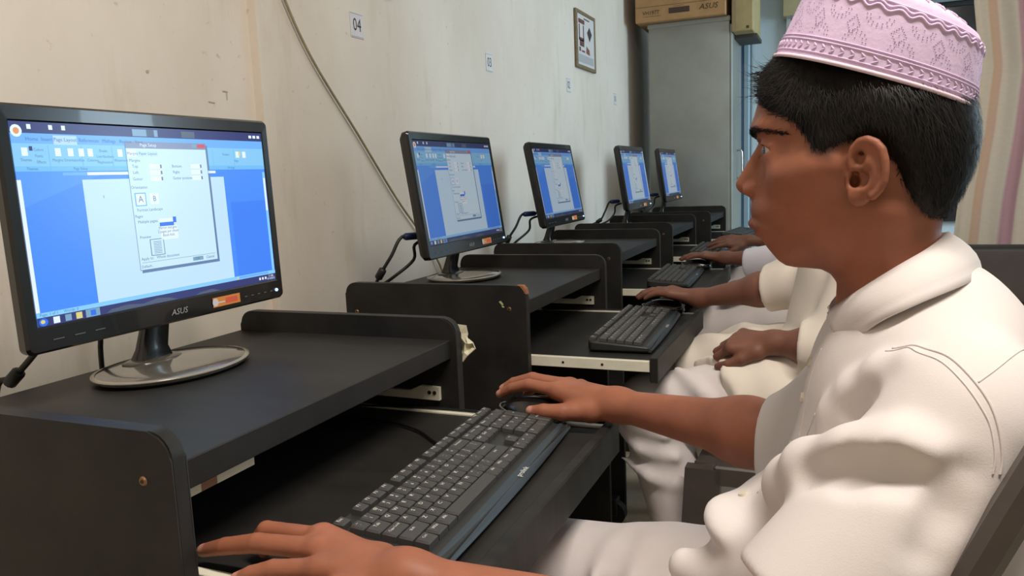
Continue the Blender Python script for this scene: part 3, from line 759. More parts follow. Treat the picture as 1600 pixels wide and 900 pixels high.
def keyboard(label, loc, rz, keys='parts'):
    t = thing('keyboard', label, 'keyboard', loc, rz, 'black keyboards on the pull-out trays')
    L, B = 0.4150, 0.1360
    body = bpy.data.objects.new('case', None)
    tilt = 0.075
    # case: rounded slab, thicker at the back
    out = rrect(-L / 2, -B / 2 + .006, L / 2, B / 2, [.010, .010, .016, .016], 5)
    def zt(y): return 0.0125 + (y + B / 2) * tilt
    bm = bmesh.new()
    loft_bm([[(x * .985, y * .985, 0.0025) for x, y in out], [(x, y, 0.006) for x, y in out], [(x, y, zt(y) - .002) for x, y in out], [(x * .992, y * .985, zt(y)) for x, y in out]], True, True, True, bm)
    cs = link('case', bm_mesh(bm, 'case', True, 0.6), M_KCASE, t)
    # slightly bowed palm edge along the front
    rings = []
    for k in range(25):
        x = -L / 2 + 0.002 + (L - 0.004) * k / 24; e = min(1, min(k, 24 - k) / 2.0); bow = 0.004 * (1 - (2 * k / 24 - 1) ** 2)
        yf = -B / 2 - bow + .004; yb = -B / 2 + 0.0165
        rings.append([(x, yb, .004), (x, yf + .002, .003), (x, yf, .006), (x, yf + .002, .0095), (x, yf + .008, .0125 + .001 * e), (x, yb - .003, .0152), (x, yb, .0150)])
    link('palm_edge', bm_mesh(loft_bm(rings), 'palm', True, 0.7), M_PALM, t)
    bm = bmesh.new(); text_into(bm, 'prolink', lambda a, b: (0.012 + a, -B / 2 + 0.0075 + b * .95, 0.0148 + b * .08), 0, 0.0105, 0.0105)
    link('maker_logo', bm_mesh(bm, 'logo'), M_PRINT, t)
    for sx in (-1, 1): box('rubber_foot', (sx * .17 - .012, B / 2 - .02, 0), (sx * .17 + .012, B / 2 - .008, .006), M_BACK, t)
    for sx in (-1, 1): box('rubber_foot', (sx * .17 - .012, -B / 2 + .012, 0), (sx * .17 + .012, -B / 2 + .024, .005), M_BACK, t)
    bmj = bmesh.new() if keys == 'joined' else None
    specials = ((21.4, 2.0, 2, '+'), (21.4, 0.0, 2, 'Enter'))
    for ry, ks in key_rows():
        for x, w, leg in ks:
            d = U
            yy = ry
            if x == 21.4 and leg == '+': yy, d = 2, 2 * U
            if x == 21.4 and leg == 'Enter': yy, d = 0, 2 * U
            px, py = KX0 + x * U, KY0 + yy * U
            if ry > 5: d = U * .82
            h = 0.0075
            pz = zt(py + d / 2) - .0004
            if bmj is not None: key_bm(bmj, w * U, d, h, '', px, py, pz)
            else:
                o = link('key', key_mesh(w * U, d, h, leg), None, t); o.location = (px, py, pz); o.rotation_euler = (tilt, 0, 0)
    if bmj is not None:
        tag(link('keys', bm_mesh(bmj, 'keys'), M_KEY, t), kind='stuff')
    return t
ZTR = ZT + 0.0004
keyboard('charcoal full-size keyboard with white legends on the tray between the capped boy\'s hands', (0.764, 0.305, ZTR), math.pi / 2 + 0.045)
keyboard('black keyboard on the pull-out tray of the desk under wall sign zero-four', (0.752, 1.200, ZTR), math.pi / 2 + 0.05)
keyboard('black keyboard on the pull-out tray of the desk under wall sign zero-three', (0.672, 2.075, ZTR), math.pi / 2 + 0.05, 'joined')
keyboard('black keyboard half under a hand on the desk under wall sign zero-two', (0.655, 2.93, ZTR), math.pi / 2 + 0.03, 'joined')
keyboard('black keyboard on the pull-out tray of the desk under wall sign zero-one', (0.690, 3.815, ZTR), math.pi / 2 - 0.12, 'joined')
tag(tube('computer_cable', [(0.699, 0.36, 0.731), (0.68, 0.39, 0.7265), (0.6506, 0.4155, 0.7265), (0.606, 0.449, 0.7265), (0.545, 0.47, 0.7265), (0.45, 0.47, 0.7265), (0.36, 0.46, 0.7265), (0.29, 0.45, 0.7265)], 0.0021, M_CABLE), 'thin black cable trailing back from the charcoal keyboard across the dark tray', 'cable')

# ================================================================ mice
def mouse(label, loc, rz):
    t = thing('computer_mouse', label, 'mouse', loc, rz, 'black mice under the boys\' hands')
    bm = bmesh.new(); rings = []
    # long axis along local x (front = -x)
    for z, k, sh in ((0.0, .90, 0), (0.006, 1.0, 0), (0.014, .98, 0), (0.022, .88, .001), (0.029, .68, .003), (0.0335, .40, .005), (0.035, .12, .006)):
        rings.append([(sh + .054 * k * math.copysign(abs(math.cos(a)) ** .8, math.cos(a)), .030 * k * math.copysign(abs(math.sin(a)) ** .8, math.sin(a)), z) for a in [j * 2 * math.pi / 28 for j in range(28)]])
    b = link('shell', bm_mesh(loft_bm(rings), 'shell', True), M_BEZEL, t)
    ring = [(.0 + .0535 * math.cos(a), .0300 * math.sin(a), .0165 + .006 * math.cos(2 * a) * .5) for a in [j * 2 * math.pi / 40 for j in range(41)]]
    tube('silver_trim', ring, .0014, mat('silver_trim', (150, 148, 142), .25, metal=.7), t, 6, 1)
    bm = bmesh.new(); bmesh.ops.create_cone(bm, cap_ends=True, segments=14, radius1=.008, radius2=.008, depth=.006, matrix=Matrix.Translation((-.030, 0, .024)) @ Matrix.Rotation(math.pi / 2, 4, 'X'))
    link('scroll_wheel', bm_mesh(bm, 'wheel', True, .6), M_BACK, t)
    tube('cord', [(-.052, 0, .010), (-.075, .0, .004), (-.12, .004, .0024), (-.20, .0, .0024), (-.32, -.02, .0024)], .0019, M_CABLE, t, 6, 5)
mouse('black mouse with silver trim under the capped boy\'s right hand', (0.752, 0.5445, ZT + .003), 0.0)
mouse('black mouse on the far edge of the tray under wall sign zero-four', (0.755, 1.445, ZT + .003), 0.0)
mouse('black mouse on the far edge of the tray under wall sign zero-three', (0.690, 2.335, ZT + .003), 0.0)
# ================================================================ implicit surfaces for bodies and clothes
def v3(*a): return np.array(a, dtype=np.float64)
def sph(P, c, r): return np.linalg.norm(P - np.asarray(c), axis=1) - r
def ell(P, c, r, rot=None):
    q_ = P - np.asarray(c)
    if rot is not None: q_ = q_ @ np.asarray(rot)          # columns = local axes
    r = np.asarray(r)
    k0 = np.linalg.norm(q_ / r, axis=1); k1 = np.linalg.norm(q_ / (r * r), axis=1) + 1e-9
    return k0 * (k0 - 1) / k1
def cap(P, a, b, ra, rb):
    a = np.asarray(a, float); b = np.asarray(b, float); ab = b - a
    t = np.clip(((P - a) @ ab) / (ab @ ab + 1e-12), 0, 1)
    return np.linalg.norm(P - a - t[:, None] * ab, axis=1) - (ra + (rb - ra) * t)
def fcap(P, a, b, ra, rb, n, flat):
    """tapered capsule squashed along unit direction n by factor flat"""
    n = np.asarray(n, float); n = n / np.linalg.norm(n); a = np.asarray(a, float); b = np.asarray(b, float)
    k = 1 / flat - 1
    Q = P + ((P - a) @ n)[:, None] * n * k
    b2 = b + ((b - a) @ n) * n * k
    return cap(Q, a, b2, ra, rb) * flat
def smin(a, b, k):
    h = np.clip(0.5 + 0.5 * (b - a) / k, 0, 1)
    return b + (a - b) * h - k * h * (1 - h)
def smax(a, b, k): return -smin(-a, -b, k)
def chain(P, pts, rad, k=0.0):
    d = None
    for i in range(len(pts) - 1):
        e = cap(P, pts[i], pts[i + 1], rad[i], rad[i + 1])
        d = e if d is None else (smin(d, e, k) if k else np.minimum(d, e))
    return d
def near(P, d, lo, hi, fn):
    """apply fn(P_sub, d_sub) only inside a box"""
    m_ = np.all((P > np.asarray(lo)) & (P < np.asarray(hi)), axis=1)
    if m_.any(): d[m_] = fn(P[m_], d[m_])
    return d

def polygonise(fn, lo, hi, h, slack=2.0):
    B = 8
    lo = np.asarray(lo, float); hi = np.asarray(hi, float)
    nb = np.maximum(1, np.ceil((hi - lo) / (h * B)).astype(int)); n = nb * B
    cx = [lo[i] + (np.arange(nb[i]) * B + (B - 1) / 2) * h for i in range(3)]
    G = np.stack(np.meshgrid(*cx, indexing='ij'), -1).reshape(-1, 3)
    dc = fn(G)
    act = np.abs(dc) < B * h * 0.87 * slack
    V = np.repeat(np.repeat(np.repeat(dc.reshape(nb), B, 0), B, 1), B, 2).astype(np.float32)
    ids = np.argwhere(act.reshape(nb))
    off = np.stack(np.meshgrid(*[np.arange(B)] * 3, indexing='ij'), -1).reshape(-1, 3)
    for s in range(0, len(ids), 600):
        b = ids[s:s + 600]
        I = (b[:, None, :] * B + off[None]).reshape(-1, 3)
        V[I[:, 0], I[:, 1], I[:, 2]] = fn(lo + I * h)
    # surface nets
    S = V < 0
    c = np.zeros(tuple(n - 1), np.int8)
    cs = [(i, j, k) for i in (0, 1) for j in (0, 1) for k in (0, 1)]
    for i, j, k in cs: c += S[i:n[0] - 1 + i, j:n[1] - 1 + j, k:n[2] - 1 + k]
    cells = np.argwhere((c > 0) & (c < 8))
    idx = np.full(tuple(n - 1), -1, np.int64); idx[cells[:, 0], cells[:, 1], cells[:, 2]] = np.arange(len(cells))
    val = np.stack([V[cells[:, 0] + i, cells[:, 1] + j, cells[:, 2] + k] for i, j, k in cs], 1)
    acc = np.zeros((len(cells), 3)); cnt = np.zeros(len(cells))
    for a in range(8):
        for ax in (4, 2, 1):
            if a & ax: continue
            b = a | ax
            va, vb = val[:, a], val[:, b]; m_ = (va < 0) != (vb < 0)
            t = np.where(m_, va / np.where(m_, va - vb, 1), 0)
            p = np.array(cs[a], float)[None] + t[:, None] * (np.array(cs[b]) - np.array(cs[a]))[None]
            acc[m_] += p[m_]; cnt[m_] += 1
    verts = lo + (cells + acc / cnt[:, None]) * h
    F = []
    for ax in range(3):
        u, w = (ax + 1) % 3, (ax + 2) % 3
        A = np.take(S, np.arange(n[ax] - 1), ax); Bq = np.take(S, np.arange(1, n[ax]), ax)
        e = np.argwhere(A != Bq)
        ok = (e[:, u] > 0) & (e[:, w] > 0) & (e[:, u] < n[u] - 1) & (e[:, w] < n[w] - 1)
        e = e[ok]
        def at(du, dw):
            t = e.copy(); t[:, u] += du; t[:, w] += dw; return idx[t[:, 0], t[:, 1], t[:, 2]]
        qd = np.stack([at(-1, -1), at(0, -1), at(0, 0), at(-1, 0)], 1)
        fl = ~A[e[:, 0], e[:, 1], e[:, 2]]
        qd[fl] = qd[fl][:, ::-1]
        F.append(qd[(qd >= 0).all(1)])
    return verts, np.concatenate(F)

def relax(V, F, it=2, k=0.5):
    n = len(V)
    for _ in range(it):
        s = np.zeros_like(V); c = np.zeros(n)
        for i in range(4):
            a, b = F[:, i], F[:, (i + 1) % 4]
            np.add.at(s, a, V[b]); np.add.at(c, a, 1)
            np.add.at(s, b, V[a]); np.add.at(c, b, 1)
        V = V + k * (s / np.maximum(c, 1)[:, None] - V)
    return V

def np_mesh(name, V, F, origin=(0, 0, 0)):
    me = bpy.data.meshes.new(name)
    V = np.asarray(V) - np.asarray(origin)
    me.vertices.add(len(V)); me.vertices.foreach_set('co', V.astype(np.float32).ravel())
    k = F.shape[1]
    me.loops.add(len(F) * k); me.loops.foreach_set('vertex_index', F.astype(np.int32).ravel())
    me.polygons.add(len(F)); me.polygons.foreach_set('loop_start', np.arange(0, len(F) * k, k, dtype=np.int32))
    me.polygons.foreach_set('use_smooth', np.ones(len(F), bool))
    me.update(); me.validate()
    return me
def join(parts):
    V = []; F = []; o = 0
    for v, f in parts:
        V.append(v); F.append(f + o); o += len(v)
    return np.concatenate(V), np.concatenate(F)
def grad(fn, P, e=0.0008):
    g = np.stack([fn(P + v3(e, 0, 0)) - fn(P - v3(e, 0, 0)), fn(P + v3(0, e, 0)) - fn(P - v3(0, e, 0)), fn(P + v3(0, 0, e)) - fn(P - v3(0, 0, e))], 1)
    return g / (np.linalg.norm(g, axis=1, keepdims=True) + 1e-12)
def snap(fn, P, it=8):
    P = np.asarray(P, float).copy()
    for _ in range(it): P -= 0.8 * fn(P)[:, None] * grad(fn, P)
    return P

# ---------------------------------------------------------------- the head, in its own frame: a forward, w sideways, v up
PROFILE = np.array([(0.0893, 0.0678), (0.0921, 0.057), (0.0938, 0.0478), (0.0932, 0.0425), (0.0892, 0.0381), (0.0846, 0.0332), (0.0834, 0.0226), (0.0845, 0.0109), (0.0867, -0.0009), (0.0907, -0.0126), (0.0941, -0.0197), (0.0953, -0.0275), (0.0947, -0.0342), (0.0923, -0.039), (0.09, -0.0439), (0.0894, -0.0488), (0.087, -0.0536), (0.0835, -0.0591), (0.0801, -0.0646), (0.0748, -0.0712), (0.0696, -0.0773), (0.0633, -0.0815), (0.0554, -0.0832), (0.0442, -0.0838), (0.0326, -0.0849), (0.0249, -0.0889), (0.0187, -0.0972), (0.0153, -0.109), (0.0138, -0.1323), (0.0098, -0.1684), (0.0045, -0.2171), (-0.079, -0.2103), (-0.0754, -0.1638), (-0.0687, -0.084), (-0.0645, -0.0616), (-0.064, -0.0476), (-0.0656, -0.0365), (-0.07, -0.0234), (-0.0748, -0.011), (-0.08, 0.0029), (-0.0833, 0.0156), (-0.0848, 0.0278), (-0.0838, 0.0411), (-0.0789, 0.0599), (-0.0677, 0.0819), (-0.0513, 0.1017), (-0.029, 0.1172), (-0.0039, 0.1268), (0.0217, 0.1279), (0.0453, 0.1222), (0.0651, 0.1102), (0.0788, 0.0945), (0.086, 0.0797)])
HAIRPOLY = np.array([(0.0841, 0.0671), (0.0766, 0.059), (0.065, 0.0528), (0.054, 0.0461), (0.0457, 0.0354), (0.0435, 0.0267), (0.0424, 0.0185), (0.0347, 0.0149), (0.0261, 0.0134), (0.0217, 0.0202), (0.0138, 0.0262), (0.0089, 0.0286), (0.0002, 0.0323), (-0.0105, 0.0291), (-0.0165, 0.0188), (-0.0229, 0.0091), (-0.027, -0.0015), (-0.0306, -0.0111), (-0.0347, -0.0212), (-0.0425, -0.0303), (-0.0515, -0.0352), (-0.0677, -0.0396), (-0.098, -0.0167), (-0.0939, 0.0822), (-0.0578, 0.115), (-0.0022, 0.136), (0.0565, 0.1274), (0.0795, 0.1087), (0.09, 0.0882)])
G_LO = np.array([-0.14, -0.26]); G_H = 0.001; G_N = (280, 430)
def poly_field(poly):
    """signed distance to a closed outline, sampled on a grid"""
    xs = G_LO[0] + np.arange(G_N[0]) * G_H; ys = G_LO[1] + np.arange(G_N[1]) * G_H
    X, Y = np.meshgrid(xs, ys, indexing='ij'); D = np.full(X.shape, 1e9); ins = np.zeros(X.shape, bool)
    n = len(poly)
    for i in range(n):
        a = poly[i]; b = poly[(i + 1) % n]; e = b - a
        t = np.clip(((X - a[0]) * e[0] + (Y - a[1]) * e[1]) / (e @ e), 0, 1)
        D = np.minimum(D, (X - a[0] - t * e[0]) ** 2 + (Y - a[1] - t * e[1]) ** 2)
        c = (a[1] > Y) != (b[1] > Y)
        xi = a[0] + (Y - a[1]) / np.where(abs(b[1] - a[1]) < 1e-12, 1e-12, b[1] - a[1]) * (b[0] - a[0])
        ins ^= c & (X < xi)
    D = np.sqrt(D); D[ins] *= -1
    return D
def sample(Fd, a, v):
    x = np.clip((a - G_LO[0]) / G_H, 0, G_N[0] - 1.001); y = np.clip((v - G_LO[1]) / G_H, 0, G_N[1] - 1.001)
    i = x.astype(int); j = y.astype(int); fx = x - i; fy = y - j
    return Fd[i, j] * (1 - fx) * (1 - fy) + Fd[i + 1, j] * fx * (1 - fy) + Fd[i, j + 1] * (1 - fx) * fy + Fd[i + 1, j + 1] * fx * fy
FP = poly_field(PROFILE)
FH = poly_field(HAIRPOLY)
# half width W and rounding depth D over the profile, from a few anthropometric control points (a, v, W, D)
CTRL = np.array([(.060, .085, .060, .075), (.080, .055, .060, .060), (.040, .045, .068, .075), (-.015, .06, .075, .060), (-.06, .03, .068, .060), (-.02, .11, .058, .050), (.04, .11, .055, .050),
                 (.070, .020, .064, .052), (.050, .005, .068, .075), (.085, -.025, .046, .046), (.080, -.050, .038, .034), (.060, -.070, .032, .028), (.040, -.060, .052, .050), (.020, -.040, .060, .055), (.010, -.02, .066, .060),
                 (-.03, -.02, .062, .055), (-.025, -.075, .052, .050), (-.025, -.12, .054, .050), (-.03, -.20, .070, .060)])
def ctrl_grid(col):
    xs = G_LO[0] + np.arange(G_N[0]) * G_H; ys = G_LO[1] + np.arange(G_N[1]) * G_H
    X, Y = np.meshgrid(xs, ys, indexing='ij'); s = 0; w = 0
    for c in CTRL:
        k = np.exp(-((X - c[0]) ** 2 + (Y - c[1]) ** 2) / (2 * 0.022 ** 2)) + 1e-6 / ((X - c[0]) ** 2 + (Y - c[1]) ** 2 + 1e-4)
        s = s + k * c[col]; w = w + k
    return s / w
GW = ctrl_grid(2); GD = ctrl_grid(3)
def skull(Q):
    a, w, v = Q[:, 0], Q[:, 1], Q[:, 2]
    d = sample(FP, a, v); W = sample(GW, a, v); D = sample(GD, a, v)
    s = np.maximum(1 + d / D, 0)
    f = np.sqrt((w / W) ** 2 + s ** 2) - 1
    return f * np.minimum(W, D) * 0.95
EYEC = (0.0705, 0.0325, 0.0240)
EAR_H = [(0.0094, 0.007), (0.0105, 0.0146), (0.0088, 0.0221), (0.0042, 0.0274), (-0.0013, 0.0286), (-0.0073, 0.0258), (-0.012, 0.0201), (-0.0141, 0.012), (-0.0147, 0.0035), (-0.014, -0.0045), (-0.011, -0.011), (-0.0065, -0.0159)]
EAR_A = [(-0.003, 0.0125), (-0.0069, 0.0063), (-0.008, -0.0008), (-0.0067, -0.0073), (-0.0022, -0.0107), (0.0025, -0.011)]
def ear_w(a, v):                       # how far the ear plane stands from the mid plane
    return 0.0735 + 0.55 * (0.0115 - a) * 0.9
def face_sdf(Q, fine=True):
    """Q columns a, w, v; symmetric"""
    Q = Q.copy(); Q[:, 1] = np.abs(Q[:, 1])
    d = skull(Q)
    def nose(P, e):
        n_ = cap(P, (.0835, 0, .0262), (.1000, 0, -.0050), .0062, .0088)
        n_ = smin(n_, cap(P, (.0800, 0, .030), (.088, 0, .012), .006, .0075), .006)
        al = ell(P, (.0918, .0112, -.0100), (.0100, .0078, .0078))
        n_ = smin(n_, al, .0035)
        n_ = smin(n_, cap(P, (.0985, 0, -.0105), (.0915, 0, -.0165), .0042, .0040), .004)
        n_ = smin(n_, cap(P, (.078, .012, .004), (.090, .004, .004), .007, .006), .010)
        e = smin(e, n_, .0045)
        e = smax(e, -ell(P, (.0960, .0085, -.0162), (.0050, .0046, .0040)), .0015)
        return e
    d = near(Q, d, (.06, -.01, -.035), (.13, .04, .05), nose)
    def lips(P, e):
        for k in range(4):
            w0, w1 = k * .006, (k + 1) * .006
            f = lambda w: .0932 - 18 * w * w
            z = lambda w: -.0413 - 1.5 * w * w * 10 * .3
            g = lambda w: .0862 - 14 * w * w
            r = lambda w: .0040 * (1 - (w / .028) ** 2) + .0006
            e = smin(e, cap(P, (f(w0) - .0006, w0, z(w0)), (f(w1) - .0006, w1, z(w1)), r(w0), r(w1)), .0030)
            e = smin(e, cap(P, (g(w0), w0, -.0496 + 4 * w0 * w0), (g(w1), w1, -.0496 + 4 * w1 * w1), r(w0) * 1.15, r(w1) * 1.1), .0030)
        for k in range(4):
            w0, w1 = k * .0065, (k + 1) * .0065
            e = smax(e, -cap(P, (.099 - 17 * w0 * w0, w0, -.0452), (.099 - 17 * w1 * w1, w1, -.0452), .0012, .0008), .0014)
        # philtrum and the hollow under the lip
        e = smax(e, -cap(P, (.0992, 0, -.022), (.0990, 0, -.036), .0022, .0028), .004)
        return e
    d = near(Q, d, (.06, -.01, -.07), (.12, .045, -.012), lips)
    def eye(P, e):
        c = np.array(EYEC)
        e = smax(e, -ell(P, c + (.020, -.002, .0), (.014, .016, .0105)), .010)
        e = smax(e, -ell(P, c + (.014, .012, .0005), (.012, .012, .0080)), .006)
        e = smin(e, cap(P, (.0860, .006, .0435), (.0765, .034, .0430), .0050, .0050), .012)      # brow ridge
        e = smin(e, cap(P, (.0775, .034, .0430), (.0585, .048, .0385), .0050, .0050), .014)
        e = smin(e, sph(P, c, .0138), .0045)
        q_ = P - c; az = np.arctan2(q_[:, 1], q_[:, 0]); k = np.cos(np.clip((az - .22) * 1.32, -np.pi / 2, np.pi / 2)) ** .8
        o = np.maximum(np.maximum(q_[:, 2] - .0122 * .42 * k, -.0122 * .34 * k - q_[:, 2] + .0006), np.linalg.norm(q_, axis=1) - .020)
        e = smax(e, -o, .0012)
        e = smin(e, chain(P, [c + (.0118, -.004, .0066), c + (.0105, .0065, .0072), c + (.0040, .0130, .0045)], [.0012, .0014, .0010]), .0025)   # upper lid fold
        return e
    d = near(Q, d, (.03, -.01, -.005), (.11, .075, .065), eye)
    # cheekbone, jaw
    d = smin(d, cap(Q, (.062, .045, .002), (.025, .062, .010), .012, .010), .022)
    def ear(P, e):
        X = lambda a, v, dw=0.0: (a, ear_w(a, v) + dw, v)
        plate = cap(P, X(-.002, .016, -.0015), X(-.004, -.006, -.0015), .0115, .0085)
        n_ = np.array((.44, .90, 0.0)); flat = (P - np.array(X(-.003, .005, -.0015))) @ n_
        plate = smax(plate, np.abs(flat) - .0022, .003)
        h = chain(P, [X(a, v) for a, v in EAR_H], [.0026, .0028, .0031, .0034, .0036, .0036, .0035, .0034, .0032, .0030, .0030, .0034])
        plate = smin(plate, h, .0022)
        plate = smin(plate, chain(P, [X(a, v, -.0004) for a, v in EAR_A], [.0022, .0026, .0027, .0026, .0026, .0024]), .0022)
        plate = smin(plate, cap(P, X(-.0022, .010), X(.003, .0215), .0016, .0014), .002)
        plate = smin(plate, cap(P, X(.0094, .007, -.001), X(.0020, .0062, -.002), .0024, .0016), .002)
        plate = smin(plate, ell(P, X(.0035, -.0160, -.0012), (.0085, .0042, .0085), np.array([[.93, 0, .37], [0, 1, 0], [-.37, 0, .93]])), .006)
        plate = smin(plate, cap(P, X(.0100, -.0110, -.003), X(.0050, -.0170, -.002), .0030, .0036), .005)
        plate = smin(plate, cap(P, X(.0112, .0005, -.002), X(.0108, -.0085, -.002), .0026, .0026), .004)
        plate = smin(plate, cap(P, (.004, .066, .012), X(-.004, .010, -.004), .006, .005), .004)
        plate = smin(plate, cap(P, (.006, .066, -.004), X(-.002, -.004, -.004), .006, .005), .004)
        e = smin(e, plate, .0035)
        e = smax(e, -ell(P, X(.0028, -.0022, .0012), (.0062, .0050, .0072)), .002)
        e = smax(e, -ell(P, X(.0066, -.0040, -.002), (.0040, .0110, .0052)), .002)
        e = smax(e, -ell(P, X(.0040, .0150, .0022), (.0042, .0056, .0070)), .002)
        return e
    if fine: d = near(Q, d, (-.03, .05, -.04), (.03, .12, .045), ear)
    else: d = smin(d, ell(Q, (-.003, .078, .004), (.013, .008, .027)), .004)
    # sterno-mastoid and throat
    d = smin(d, cap(Q, (-.020, .052, -.030), (.000, .020, -.150), .010, .011), .02)
    d = smin(d, cap(Q, (.006, 0, -.112), (.004, 0, -.15), .010, .010), .015)
    return d
def hair_sdf(Q, t=0.006):
    Q = Q.copy(); Q[:, 1] = np.abs(Q[:, 1])
    m_ = sample(FH, Q[:, 0], Q[:, 2])
    th = t * np.clip(-m_ / 0.010, 0.05, 1.0)
    d = skull(Q) - th
    return smax(d, m_ - .001, .003)
# ================================================================ people
def skin_mat(name, col, lip, nail):
    mt = mat(name, col, 0.5, spec=0.35, sss=0.12, bump=0.06, bscale=420)
    N = mt.node_tree.nodes; L = mt.node_tree.links; b = N['Principled BSDF']
    at = N.new('ShaderNodeAttribute'); at.attribute_name = 'tint'
    sp = N.new('ShaderNodeSeparateColor'); L.new(at.outputs['Color'], sp.inputs[0])
    tc = N.new('ShaderNodeTexCoord'); n = N.new('ShaderNodeTexNoise'); n.inputs['Scale'].default_value = 28; n.inputs['Detail'].default_value = 5
    L.new(tc.outputs['Object'], n.inputs['Vector'])
    r = N.new('ShaderNodeValToRGB'); c = srgb(*col)
    r.color_ramp.elements[0].position = .3; r.color_ramp.elements[0].color = tuple(x * .86 for x in c[:3]) + (1,)
    r.color_ramp.elements[1].position = .7; r.color_ramp.elements[1].color = tuple(min(1, x * 1.1) for x in c[:3]) + (1,)
    L.new(n.outputs['Fac'], r.inputs[0])
    cur = r.outputs[0]
    for ch, cc in ((0, lip), (1, nail), (2, tuple(int(x * .62) for x in col))):
        mx = N.new('ShaderNodeMix'); mx.data_type = 'RGBA'; L.new(sp.outputs[ch], mx.inputs[0]); L.new(cur, mx.inputs[6]); mx.inputs[7].default_value = srgb(*cc); cur = mx.outputs[2]
    L.new(cur, b.inputs['Base Color'])
    return mt
M_SKIN = skin_mat('warm_brown_skin', (153, 95, 71), (120, 70, 62), (190, 134, 118))
M_SKIN2 = skin_mat('dark_brown_skin', (122, 80, 64), (108, 64, 54), (180, 126, 108))
M_HAIR = mat('black_hair', (24, 19, 17), 0.55, spec=0.28, var=0.4, scale=120)
M_SHIRT = mat('white_cotton_shirt', (217, 208, 204), 0.85, spec=0.15, var=0.03, scale=6, bump=0.10, bscale=900)
M_SHIRT2 = mat('cream_cotton_shirt', (228, 217, 204), 0.85, spec=0.15, var=0.04, scale=8, bump=0.10, bscale=900)
M_SHIRT3 = mat('cool_white_cotton_shirt', (220, 214, 220), 0.85, spec=0.15, var=0.04, scale=8, bump=0.10, bscale=900)
M_TROUSER = mat('white_cotton_trousers', (222, 212, 210), 0.85, spec=0.15, var=0.05, scale=9, bump=0.12, bscale=700)
M_CAP = mat('lilac_embroidered_cap', (223, 198, 228), 0.8, spec=0.2, var=0.06, scale=40, bump=0.15, bscale=260)
M_CAPB = mat('pale_cap_binding', (232, 206, 220), 0.8, bump=0.1, bscale=300)
M_CAPDOT = mat('cap_eyelet_holes', (120, 84, 132), 0.9)
M_WHITECAP = mat('white_knit_cap', (222, 218, 212), 0.85, var=0.06, scale=60, bump=0.2, bscale=300)
M_BUTTON = mat('pearl_button', (214, 204, 184), 0.3, spec=0.7)

def hand_parts(P, wr, fingers, thumb, s=1.0):
    palm = None
    for i, f in enumerate(fingers):
        e = cap(P, wr, f[0], .0165 * s, .0108 * s)
        palm = e if palm is None else smin(palm, e, .012)
    palm = smin(palm, cap(P, wr, thumb[0], .0165 * s, .0145 * s), .012)
    palm = smin(palm, cap(P, thumb[0], fingers[0][0], .012 * s, .0105 * s), .012)
    fg = None
    for i, f in enumerate(fingers):
        k = (1.0, 1.03, .97, .86)[i] * s
        e = chain(P, f, [.0098 * k, .0090 * k, .0080 * k, .0064 * k], .0016)
        fg = e if fg is None else np.minimum(fg, e)
    d = smin(palm, fg, .0075)
    th = chain(P, thumb, [.0155 * s, .0122 * s, .0100 * s, .0076 * s], .003)
    return smin(d, th, .006)
def arm_sdf(P, sh, el, wr, fingers, thumb, s=1.0):
    d = cap(P, sh, el, .046 * s, .038 * s)
    mid = np.asarray(el) * .68 + np.asarray(wr) * .32
    d = smin(d, cap(P, el, mid, .0375 * s, .0365 * s), .02)
    d = smin(d, cap(P, mid, wr, .0365 * s, .0205 * s), .03)
    return smin(d, hand_parts(P, np.asarray(wr), [[np.asarray(q_) for q_ in f] for f in fingers], [np.asarray(q_) for q_ in thumb], s), .018)
def bounds(pts, m_):
    a = np.array(pts); return a.min(0) - m_, a.max(0) + m_

